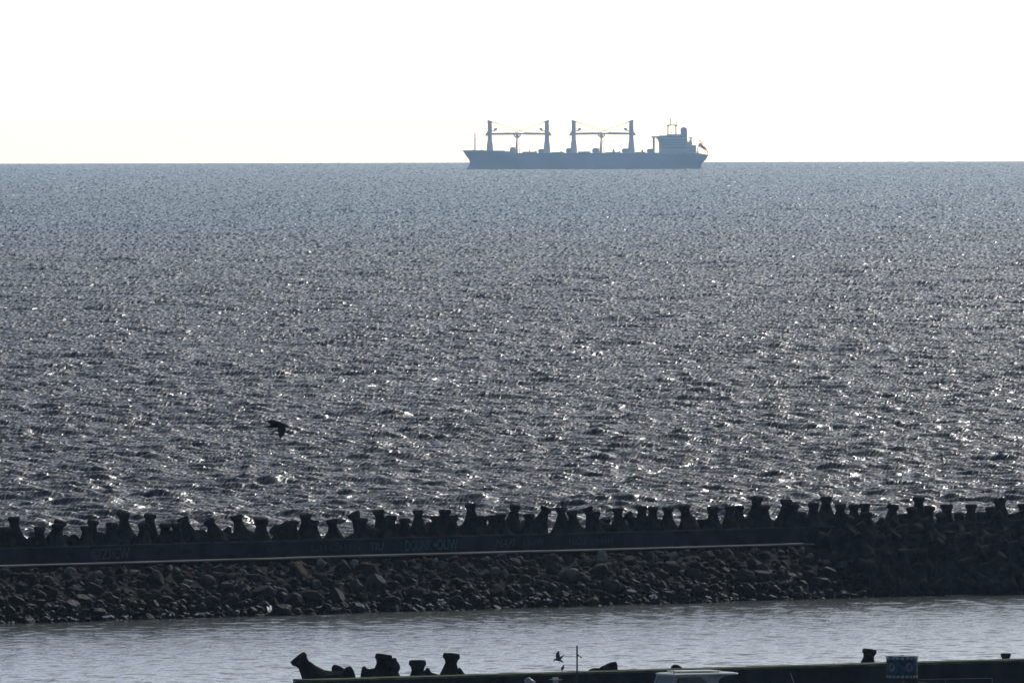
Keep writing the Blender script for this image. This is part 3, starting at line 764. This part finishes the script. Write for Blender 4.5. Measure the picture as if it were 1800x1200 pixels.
def qtet(x, y, v, tilt, scale, label, fwd=0, yaw=None): put_tet(on_q(x, y, v), tilt, fwd, yaw, scale, label, QG)
qtet(522, 1153, 3.2, -38, 1.2, 'black tetrapod leaning far to the left at the left end of the quay wall', yaw=.3)
qtet(598, 1174, 3.6, 28, 1.05, 'low black tetrapod with a rounded sloping leg, right of the leaning quay one', fwd=-20, yaw=2)
qtet(675, 1149, 3.0, 7, 1.2, 'tall black quay tetrapod with a broad flat cap, right of the leaning one', yaw=PI)
qtet(635, 1180, 3.9, -80, .8, 'fallen black tetrapod with one leg lying level to the left of the broad-capped one', yaw=PI)
qtet(684, 1157, 3.9, -8, 1.0, 'black tetrapod mostly hidden close behind the broad-capped one on the quay', yaw=0)
qtet(734, 1159.5, 3.0, 0, 1.18, 'short upright black tetrapod, second from the right in the left quay group', yaw=.1)
qtet(794, 1147.5, 3.2, 5, 1.15, 'tall black tetrapod, left side sloping out, rightmost of the left quay group', yaw=PI)
qtet(814, 1180, 3.0, 55, .8, 'small black tetrapod tip at the right foot of the sloping quay one', yaw=1)
qtet(1529, 1140, 3.0, 8, 1.0, 'black tetrapod standing just left of the blue drum-shaped canvas', yaw=PI+.3)
qtet(1768, 1147.5, 3.0, 0, .72, 'small round-topped black tetrapod tip at the far right of the quay', yaw=1)
def block(pts, v, name, label):
    rr_ = random.Random(len(label)); ps = [on_q(x, y, v) for x, y in pts]
    c = sum(ps, Vector())/len(ps); mb = MB()
    mb.rings([[p + q_nrm*0.0 + (c-p)*.12 for p in ps], [p + q_nrm*.12 for p in ps], [p + q_nrm*.3 + (c-p)*.08 for p in ps], [p + q_nrm*.42 + (c-p)*.3 for p in ps]], True)
    o = mb.build(name, m_tet); 
    for v_ in o.data.vertices: v_.co -= c
    o.location = c; tag(o, label, 'boulder')
block([(1058, 1180), (1059, 1175), (1062, 1171.5), (1072, 1167), (1080, 1163), (1085, 1162), (1087, 1167), (1087.5, 1180)], 1.9, 'wedge_stone', 'black wedge-shaped stone rising behind the quay wall, right of the thin pole')
block([(1040, 1180), (1044, 1176), (1051, 1173.2), (1056, 1173.6), (1058, 1180)], 2.2, 'low_stone', 'very low black stone just left of the wedge-shaped stone')
block([(1186, 1176), (1189, 1168.6), (1191.5, 1167.2), (1198, 1171), (1203, 1176)], 1.9, 'low_stone', 'small pointed black stone behind the quay wall above the cabin boat')

# ------------------------------------------------------------------ pole with a lamp
m_dark = noise_mat('dark_painted_steel', (0.012, 0.012, 0.014), (0.03, 0.03, 0.034), 4, 0.6, 0.0)
PD = 600.0
pt = at_d(1014.3, 1134, PD); PX = PD/25000
pole = empty('lamp_pole', (pt.x, pt.y, 0), 'thin dark pole before the quay wall with a small lamp arm on its right', 'pole')
h_ = pt.z
q = MB(); q.tube((0, 0, -1.2), (0, 0, h_-1.4), .048, .042, 10); q.tube((0, 0, h_-1.4), (0, 0, h_), .038, .034, 10); q.build('pole_shaft', m_dark, pole)
q = MB(); q.rings([[(0.02, -.02, h_-14*PX), (0.02, .02, h_-14*PX), (0.02, .02, h_-20*PX), (0.02, -.02, h_-20*PX)], [(3.6*PX, -.012, h_-17.2*PX), (3.6*PX, .012, h_-17.2*PX), (3.6*PX, .012, h_-18.2*PX), (3.6*PX, -.012, h_-18.2*PX)]], True); q.tube((3.3*PX, 0, h_-17.6*PX), (5.2*PX, 0, h_-18.6*PX), .012, .012, 6); q.build('lamp_arm', m_dark, pole)
q = MB(); q.sphere((0, 0, 0), (.055, .04, .032), 12, 8, mat=Matrix.Translation((6.8*PX, 0, h_-20*PX)) @ Matrix.Rotation(.6, 4, 'Y')); q.build('lamp_head', m_dark, pole)

# ------------------------------------------------------------------ boats in front of the quay
m_gel = noise_mat('white_gelcoat', (0.55, 0.54, 0.51), (0.68, 0.67, 0.64), 2.0, 0.35, 0.05, spec=0.5, bscale=20)
m_grey = noise_mat('grey_gelcoat', (0.20, 0.20, 0.21), (0.27, 0.27, 0.28), 2.0, 0.5, 0.0, spec=0.4)
m_win = noise_mat('tinted_boat_glass', (0.015, 0.018, 0.025), (0.03, 0.034, 0.042), 1.5, 0.08, 0.0, spec=0.5)
BD = 606.0
cr = at_d(1188, 1185, BD); k = BD/25000
th = math.radians(27)
boat = empty('cabin_boat', (cr.x, cr.y, 0), 'small white cabin boat moored below the quay wall, only its roof and windows in view', 'boat', rot=(0, 0, 0))
ux = Vector((math.cos(th), math.sin(th), 0)); uy = Vector((-math.sin(th), math.cos(th), 0))   # along aft, across
zr = cr.z
def B(a, b, z): return ux*a + uy*b + Vector((0, 0, z))
def hexa(mb, A0, A1, B0, B1, z0, z1, da=0.0):
    mb.rings([[B(A0-da, B0, z0), B(A1, B0, z0), B(A1, B1, z0), B(A0-da, B1, z0)], [B(A0, B0, z1), B(A1, B0, z1), B(A1, B1, z1), B(A0, B1, z1)]], True)
L_, W_ = 2.05, 1.78
q = MB()   # roof slab, long overhang aft with a pointed end
out = [(-.06, -.06), (L_+.9, -.02), (L_+1.15, .35), (L_+1.1, W_-.4), (L_+.7, W_+.05), (-.02, W_+.06), (-.14, W_*.5)]
q.rings([[B(a*.985+.01, b*.97+.02, zr-.045) for a, b in out], [B(a, b, zr-.02) for a, b in out], [B(a*.99, b*.98+.015, zr+.012) for a, b in out], [B(.12+a*.88, b*.8+.18, zr+.05) for a, b in out]], True)
q.build('roof', m_gel, boat)
q = MB(); q.rings([[B(a, b, z) for a, b in ((.22, .28), (L_+.25, .2), (L_+.3, W_-.45), (.3, W_-.4))] for z in (zr+.085, zr+.13)], True)
q.build('solar_panel', m_gel, boat)
q = MB()
for a, b in ((.3, .34), (1.3, .3), (L_+.15, .28), (.4, 1.2), (L_+.15, 1.15)): q.tube(B(a, b, zr+.03), B(a, b, zr+.09), .018, .018, 6)
q.tube(B(.0, .18, zr+.0), B(.0, .18, zr+.16), .02, .02, 6)
q.build('panel_bracket', m_dark, boat)
q = MB()   # cabin shell: corner posts, header, sills
for (b0, b1) in ((-.0, .13), (W_-.13, W_)):
    q.rings([[B(-.33, b0, zr-.95), B(-.14, b0, zr-.95), B(-.14, b1, zr-.95), B(-.33, b1, zr-.95)], [B(.0, b0, zr-.06), B(.14, b0, zr-.06), B(.14, b1, zr-.06), B(.0, b1, zr-.06)]], True)
q.rings([[B(-.02, .13, zr-.13), B(.06, .13, zr-.13), B(.06, W_-.13, zr-.13), B(-.02, W_-.13, zr-.13)], [B(.0, .13, zr-.05), B(.1, .13, zr-.05), B(.1, W_-.13, zr-.05), B(.0, W_-.13, zr-.05)]], True)
hexa(q, .14, L_, 0, .05, zr-.135, zr-.048)
hexa(q, .14, L_, W_-.05, W_, zr-.135, zr-.048)
hexa(q, -.30, L_, .0, .05, zr-1.6, zr-.86)
hexa(q, -.30, L_, W_-.05, W_, zr-1.6, zr-.86)
hexa(q, -.50, -.30, .0, W_, zr-1.6, zr-.9)
# curved rear quarter panels flowing into the overhang
for b0, b1 in ((.0, .05), (W_-.05, W_)):
    pl = [(1.18, -.13), (L_+.75, -.05), (L_+.35, -.10), (L_+.12, -.18), (L_+.02, -.30), (L_, -.5), (L_, -.86), (1.75, -.86), (1.62, -.55), (1.42, -.26)]
    q.rings([[B(a, b0, zr+z) for a, z in pl], [B(a, b1, zr+z) for a, z in pl]], True)
q.build('cabin', m_grey, boat)
q = MB(); q.rings([[B(-.30, .14, zr-.93), B(-.26, .14, zr-.93), B(-.26, W_-.14, zr-.93), B(-.30, W_-.14, zr-.93)], [B(.0, .14, zr-.13), B(.04, .14, zr-.13), B(.04, W_-.14, zr-.13), B(.0, W_-.14, zr-.13)]], True)
m_ws = noise_mat('windscreen', (0.05, 0.055, 0.075), (0.07, 0.075, 0.1), 1.5, 0.25, 0.0, spec=0.6)
q.build('windscreen', m_ws, boat)
q = MB(); q.rings([[B(.16, .02, zr-.86), B(1.7, .02, zr-.86), B(1.6, .02, zr-.55), B(1.4, .02, zr-.26), B(1.2, .02, zr-.14), B(.16, .02, zr-.14)], [B(.16, .035, zr-.86), B(1.7, .035, zr-.86), B(1.6, .035, zr-.55), B(1.4, .035, zr-.26), B(1.2, .035, zr-.14), B(.16, .035, zr-.14)]], True)
q.build('side_window', m_win, boat)
q = MB()   # hull
def hull_rings(Lf, La, Wd, z0, z1, c):
    R = []
    for z, s_, f in ((z0, .55, .55), (z0+.25, .8, .8), (z1, 1.0, 1.0)):
        R.append([B(-Lf*f, c, z), B(-Lf*.55*f, c-Wd/2*.62*s_, z), B(-Lf*.1, c-Wd/2*.95*s_, z), B(La*.4, c-Wd/2*s_, z), B(La, c-Wd/2*.92*s_, z), B(La, c+Wd/2*.92*s_, z), B(La*.4, c+Wd/2*s_, z), B(-Lf*.1, c+Wd/2*.95*s_, z), B(-Lf*.55*f, c+Wd/2*.62*s_, z)])
    return R
q.rings(hull_rings(2.6, 4.0, 2.5, -.3, zr-1.58, W_/2), True)
q.build('hull', m_gel, boat)
q = MB(); pa = at_d(1389, 1181, BD+1) - boat.location; pb = at_d(1397, 1203, BD+1) - boat.location
q.tube(pa, pb + (pb-pa)*1.6, .006, .012, 5); q.build('whip_aerial', m_gel, boat)

# boat with the blue drum-shaped canvas on its lookout
TD = 600.0; kk = TD/25000
c0 = at_d(1585.7, 1191, TD); c1 = at_d(1585.7, 1152.5, TD)
tb_ = empty('lookout_boat', (c0.x, c0.y, 0), 'boat below the quay carrying a blue drum-shaped canvas lookout with two round white emblems', 'boat')
m_can = noise_mat('blue_canvas', (0.004, 0.022, 0.045), (0.022, 0.085, 0.14), 5, 0.75, 0.3, c3=(0.009, 0.045, 0.085), spec=0.2, bscale=6)
m_wh = noise_mat('white_cloth', (0.2, 0.2, 0.2), (0.3, 0.3, 0.29), 3, 0.8, 0.0)
m_yel = noise_mat('yellow_cloth', (0.35, 0.30, 0.12), (0.45, 0.38, 0.16), 3, 0.8, 0.0)
m_emb = noise_mat('emblem_white', (0.11, 0.105, 0.115), (0.16, 0.155, 0.16), 4, 0.8, 0.0)
m_blk = noise_mat('emblem_black', (0.006, 0.006, 0.008), (0.01, 0.01, 0.012), 4, 0.8, 0.0)
Rr = 28.0*kk; zb, zt = c0.z, c1.z; H_ = zt - zb
def cyl(phi, z, r_=Rr): return (r_*math.sin(phi), -r_*math.cos(phi), z)     # phi = 0 faces the camera
NS = 48
q = MB()
ro, ri = [], []
zz_ = [zb+.10*H_, zb+.3*H_, zb+.6*H_, zb+.93*H_]
rs = [Rr*.97, Rr*.975, Rr*.99, Rr*.985]
rng_ = [[Vector(cyl(2*PI*i/NS, z + (0.02*math.sin(i*1.1) if j == 3 else 0), r_*(1+.006*math.sin(i*2.3+j)))) for i in range(NS)] for j, (z, r_) in enumerate(zip(zz_, rs))]
inn = [[p*1.0 - Vector((p.x, p.y, 0))*.012 for p in r_] for r_ in reversed(rng_)]
q.rings(rng_ + inn, False)
q.bm.verts.ensure_lookup_table()
# close between outer bottom and inner bottom
nb = len(q.bm.verts); 
for i in range(NS):
    j = (i+1) % NS
    q.bm.faces.new((q.bm.verts[i], q.bm.verts[j], q.bm.verts[nb-NS+j], q.bm.verts[nb-NS+i]))
canvas = q.build('canvas', m_can, tb_, smooth=True)
q = MB()
for k_ in range(NS//2):
    a = 2*PI*k_/(NS//2)
    for z, r_ in ((zt-.01, Rr*1.0), (zb+.03, Rr*.97)):
        a2 = a + 2*PI/(NS//2); q.tube(cyl(a, z, r_), cyl(a2, z, r_), .016, .016, 6)
for k_ in range(8): a = 2*PI*k_/8+.2; q.tube(cyl(a, zb, Rr*.96), cyl(a, zt, Rr*.98), .014, .014, 6)
for sgn in (-1, 1): q.tube(cyl(sgn*1.45, zt, Rr*.98), cyl(sgn*1.45, zt+.01, Rr*1.06), .016, .016, 6)
q.build('tube_frame', m_dark, tb_)
q = MB(); q.box((0, .1, zt+.015), (.14, .1, .05), bev=.01); q.build('instrument_box', m_dark, tb_)
def patch(mb, ph, z, w_, h__, rr__=Rr*.985+.012):
    P_ = [cyl(ph-w_/2, z-h__/2, rr__), cyl(ph+w_/2, z-h__/2, rr__), cyl(ph+w_/2, z+h__/2, rr__), cyl(ph-w_/2, z+h__/2, rr__)]
    P2 = [tuple(Vector(p)*1.0 - Vector((p[0], p[1], 0))*.012) for p in P_]
    mb.rings([P2, P_], True)
q = MB(); 
for k_ in range(20): a = 2*PI*k_/20; patch(q, a, zt - .085 + (.03*(1-math.cos(a))/2 if False else 0), .2, .09)
[q.tube(cyl(2*PI*i/40, zt-.085, Rr*.985+.004), cyl(2*PI*(i+1)/40, zt-.085, Rr*.985+.004), .005, .005, 4) for i in range(40)]
q.build('top_valance', m_wh, tb_)
q = MB(); q2 = MB()
for k_ in range(22):
    a = 2*PI*k_/22; patch(q2 if abs(a-1.1) < .25 else q, a, zb+.075, .19, .11, Rr*.975+.012)
[q.tube(cyl(2*PI*i/40, zb+.075, Rr*.975+.004), cyl(2*PI*(i+1)/40, zb+.075, Rr*.975+.004), .005, .005, 4) for i in range(40)]
q.build('bottom_valance', m_wh, tb_); q2.build('bottom_valance', m_yel, tb_)
for ph, lab in ((math.asin(-.68), 'left emblem'), (math.asin(.43), 'right emblem')):
    cz = zt - (1171-1152.5)*kk; er = 7.6*kk; rb = Rr*.985 + .014
    def disc(mb, pts, off):
        o1 = [cyl(ph + x/Rr, cz + z, rb+off) for x, z in pts]; o0 = [cyl(ph + x/Rr, cz + z, rb+off-.006) for x, z in pts]
        mb.rings([o0, o1], True)
    q = MB(); disc(q, [(er*math.cos(t)*.97, er*1.08*math.sin(t)) for t in np.linspace(0, 2*PI, 29)[:-1]], .0); em = q.build('emblem', m_emb, tb_)
    q = MB()
    disc(q, [(-.01, -.03), (.03, -.05), (.055, .0), (.05, .05), (.075, .10), (.05, .12), (.02, .10), (.0, .05)], .004)
    disc(q, [(-.08, -.072), (.05, -.072), (.05, -.06), (-.08, -.06)], .004)
    q.build('emblem_figure', m_blk, em)
q = MB(); q.tube((0, 0, zb-.02), (0, 0, zb+.02), Rr*.95, Rr*.95, 32); q.tube((0, 0, .6), (0, 0, zb), .07, .06, 12); q.build('lookout_platform', m_dark, tb_)
q = MB(); 
ra = at_d(1612, 1193.6, TD) - tb_.location; rb_ = at_d(1744, 1191, TD) - tb_.location
q.tube(ra, rb_, .009, .009, 6); q.tube(rb_, rb_ - Vector((0, 0, 1.9)), .011, .011, 6); q.tube(ra + Vector((.02, 0, -.1)), ra + Vector((.75, 0, -.2)), .012, .012, 6); q.tube(ra + Vector((1.2, 0, 0)), ra + Vector((1.2, 0, -1.7)), .009, .009, 6)
q.build('hand_rail', m_grey, tb_)
q = MB(); 
q.rings([[(x*s_, y_*s_, z) for x, y_ in ((-3.2, 0), (-2.2, -.9), (0, -1.3), (4, -1.3), (4.6, -1), (4.6, 1), (4, 1.3), (0, 1.3), (-2.2, .9))] for z, s_ in ((-.4, .7), (.1, .88), (1.25, 1.0))], True)
q.build('hull', m_grey, tb_)
MB().box((1.6, 0, 1.75), (3.2, 1.8, 1.0), bev=.1).build('wheelhouse', m_grey, tb_)

# small boat whose radar post and engine hood just reach into the picture
SDt = 602.0; ks = SDt/25000
r0 = at_d(976.5, 1192, SDt)
sb = empty('fishing_skiff', (r0.x, r0.y, 0), 'small boat left of the thin pole with a pale T-shaped radar post', 'boat')
q = MB(); q.box((0, 0, r0.z-.0), (11*ks, .2, 4.6*ks), bev=.02); q.build('radar_housing', m_gel, sb)
q = MB(); q.box((-8*ks, 0, r0.z-1.1*ks), (5.5*ks, .04, .022)); q.box((8.4*ks, 0, r0.z-1.7*ks), (6.5*ks, .04, .022)); q.tube((-5*ks, 0, r0.z-1.1*ks), (5*ks, 0, r0.z-1.5*ks), .012, .012, 6); q.build('cross_arm', m_gel, sb)
q = MB(); q.tube((.02, 0, .9), (0, 0, r0.z-2.3*ks), .10, .115, 14); q.build('radar_post', m_grey, sb)
hp = at_d(932, 1198, SDt) - sb.location
q = MB(); Rh = Matrix.Translation(hp) @ Matrix.Rotation(.45, 4, 'Y')
q.sphere((0, 0, 0), (.27, .18, .14), 16, 10, mat=Rh); q.sphere((-.1, 0, .0), (.15, .16, .17), 14, 8, mat=Rh); q.box((.25, 0, -.03), (.2, .1, .06), mat=Rh, bev=.02); q.tube(hp+Vector((0, 0, -.1)), hp+Vector((0, 0, -2.2)), .09, .09, 10)
q.build('engine_hood', m_grey, sb, smooth=True)
q = MB(); q.rings([[(x*s_, y_*s_, z) for x, y_ in ((-2.6, 0), (-1.6, -.7), (0, -.9), (1.8, -.85), (1.8, .85), (0, .9), (-1.6, .7))] for z, s_ in ((-.3, .75), (.1, .9), (.95, 1.0))], True); q.build('hull', m_grey, sb)

# ------------------------------------------------------------------ gulls
m_gull = noise_mat('dark_gull_plumage', (0.012, 0.012, 0.011), (0.04, 0.038, 0.032), 14, 0.8, 0.2)
m_gullp = noise_mat('grey_gull_plumage', (0.06, 0.065, 0.075), (0.12, 0.12, 0.13), 14, 0.8, 0.2)
m_gullw = noise_mat('white_gull_plumage', (0.8, 0.8, 0.8), (0.9, 0.9, 0.89), 14, 0.7, 0.0)
_n, _l = m_gullw.node_tree.nodes, m_gullw.node_tree.links
_t = _n.new('ShaderNodeBsdfTranslucent'); _t.inputs['Color'].default_value = (0.9, 0.9, 0.88, 1); _m = _n.new('ShaderNodeMixShader'); _m.inputs[0].default_value = 0.8
_l.new(_n['Principled BSDF'].outputs[0], _m.inputs[1]); _l.new(_t.outputs[0], _m.inputs[2]); _l.new(_m.outputs[0], _n['Material Output'].inputs['Surface'])
def bird(name, label, cat, cx, cy, dist, spine, wings, legs=(), mat=None, group=None):
    """spine: (px, py, radius px); wings: list of sections (front px,py, back px,py, depth m, thickness px)"""
    k = dist/25000; o = at_d(cx, cy, dist)
    L = lambda x, y, dy=0.0: Vector(((x-cx)*k, dy, -(y-cy)*k))
    mb = MB(); rings = []
    pts = [L(x, y) for x, y, r_ in spine]
    for i, (x, y, r_) in enumerate(spine):
        t = (pts[min(i+1, len(pts)-1)] - pts[max(i-1, 0)]).normalized(); nz = Vector((0, 1, 0)); nn = t.cross(nz)
        rings.append([pts[i] + (nn*math.cos(a)*r_*k + nz*math.sin(a)*r_*k*.9) for a in np.linspace(0, 2*PI, 11)[:-1]])
    mb.rings(rings, True)
    for wsec in wings:
        rg = []
        for fx_, fy, bx_, by, dy, th_ in wsec:
            f = L(fx_, fy, dy); b = L(bx_, by, dy+.02); t = (b-f); nrm = Vector((t.z, 0.6*t.length, -t.x)).normalized()*th_*k
            rg.append([f, f.lerp(b, .25)+nrm, f.lerp(b, .65)+nrm*.6, b, f.lerp(b, .65)-nrm*.3, f.lerp(b, .25)-nrm*.5])
        if mat is m_gullw:      # spread feathers the light shines through: one thin curved sheet
            vr = [[mb.bm.verts.new(p) for p in r_[:4]] for r_ in rg]
            for a_, b_ in zip(vr[:-1], vr[1:]):
                for i in range(3): mb.bm.faces.new((a_[i], a_[i+1], b_[i+1], b_[i]))
        else: mb.rings(rg, True)
    for (a, b, r_) in legs: mb.tube(L(*a), L(*b), r_*k, r_*k*.8, 5)
    ob = mb.build(name, mat or m_gull, smooth=True, loc=o)
    return tag(ob, label, cat, group)
bird('gull', 'dark gull flying low over the open sea to the left, one wing swept down', 'bird', 487, 748, 420,
     [(510, 750.8, .3), (507, 749.6, 1.2), (500, 746.6, 1.7), (493, 744.6, 3.0), (487, 743.4, 4.2), (481, 742.6, 5.0), (476.5, 741.6, 4.3), (473.5, 740.8, 2.8), (471.2, 740.3, 1.9), (468.8, 740.4, 1.4), (465.6, 740.9, .25)],
     [[(485, 744, 499, 747, 0.0, 1.6), (487.6, 750, 502.4, 751, -.10, 1.3), (488.8, 757, 502, 758, -.19, 1.0), (490.4, 765, 498.6, 764.4, -.26, .6), (491.6, 769.4, 494.4, 768.8, -.3, .2)],
      [(478, 744.5, 490, 748.5, 0.0, 1.4), (472, 748, 486, 752, .16, 1.2), (464, 749.4, 472, 752, .3, .7), (457.5, 750.2, 459, 750.9, .42, .2)]])
bird('gull', 'dark gull hovering with raised wings just above the quay wall, left of the thin pole', 'bird', 981, 1156, 616,
     [(990.2, 1163.8, .5), (987.8, 1161.6, 1.3), (984.6, 1159.8, 1.7), (981, 1158.8, 2.3), (977.8, 1158.3, 2.0), (975.6, 1158.5, 1.3), (974.2, 1159.2, 1.25), (973.5, 1160.6, .7), (973.3, 1163, .2)],
     [[(977.8, 1158, 984.6, 1159, 0, 1.0), (976.6, 1152, 984.6, 1153.2, -.08, .9), (977.4, 1147.4, 983.6, 1148.5, -.16, .7), (981.4, 1142.8, 983, 1143.4, -.2, .2)],
      [(982.6, 1158, 985.6, 1159, 0, .9), (985, 1153.8, 988.4, 1155.4, .12, .7), (991.2, 1150, 992, 1150.9, .26, .2)]],
     [((984, 1160.5), (983.2, 1163.8), .35), ((983.2, 1163.8), (981.7, 1166.6), .35)], m_gullp)
cz = on_q(989, 1180.5, .6)
bird('gull', 'small gull standing on the mossy quay top just left of the thin pole', 'bird', 989, 1173, cz.y,
     [(986.9, 1177.3, .4), (987.6, 1175.6, 1.9), (988.8, 1173.6, 2.7), (989.8, 1171.6, 2.2), (990.1, 1170.0, 1.3), (990.4, 1168.8, 1.35), (991.4, 1168.6, .9), (993.6, 1168.9, .2)],
     [[(986.4, 1176.4, 989.6, 1175.6, -.05, .8), (987.8, 1172.4, 991, 1173.4, -.05, .8), (988.8, 1171.2, 990.4, 1171.6, -.04, .3)]],
     [((988, 1176), (988, 1180.2), .3), ((989.2, 1176), (989.3, 1180), .3)], m_gullp)
bird('gull', 'white gull with wings raised in a V, alighting at the foot of the rubble slope', 'bird', 473.3, 1070, at_z(473, 1078, 0.05).y - 10,
     [(470.6, 1073, .6), (472, 1073.6, 1.9), (473.8, 1073.6, 2.4), (475.6, 1072.6, 1.3), (476.6, 1071.6, 1.1), (478, 1071.8, .3)],
     [[(471, 1073, 475.4, 1074, 0, .3), (469.6, 1069, 474.6, 1070.6, -.05, .3), (469, 1064.6, 472.2, 1066, -.08, .2)],
      [(473, 1073, 477, 1073.6, 0.02, .3), (473.6, 1068, 478, 1069.6, .07, .3), (474.6, 1062.8, 477.4, 1064.2, .1, .2)]], (), m_gullw)
bird('cormorant', 'tiny dark bird swimming in the harbour below the big cyan graffiti', 'bird', 785.5, 1072, at_z(785.5, 1073.2, 0.0).y,
     [(782.4, 1073, .4), (784, 1072.9, 1.2), (786, 1072.6, 1.5), (787.5, 1072.2, .9), (787.9, 1070.6, .6), (788.4, 1069.8, .7), (790.2, 1070.1, .15)], [])
# ------------------------------------------------------------------ haze
HZ = 2.5e-5
m = bpy.data.materials.new('sea_air'); m.use_nodes = True
n = m.node_tree.nodes; l = m.node_tree.links
n.remove(n['Principled BSDF'])
pv = n.new('ShaderNodeVolumePrincipled')
pv.inputs['Color'].default_value = (0.50, 0.72, 1.0, 1)
pv.inputs['Absorption Color'].default_value = (1, 1, 1, 1)
pv.inputs['Density'].default_value = HZ
pv.inputs['Anisotropy'].default_value = 0.6
l.new(pv.outputs[0], n['Material Output'].inputs['Volume'])
hz = MB().box((0, 19500, -5), (20000, 41000, 170)).build('haze', m)
tag(hz, kind='stuff')
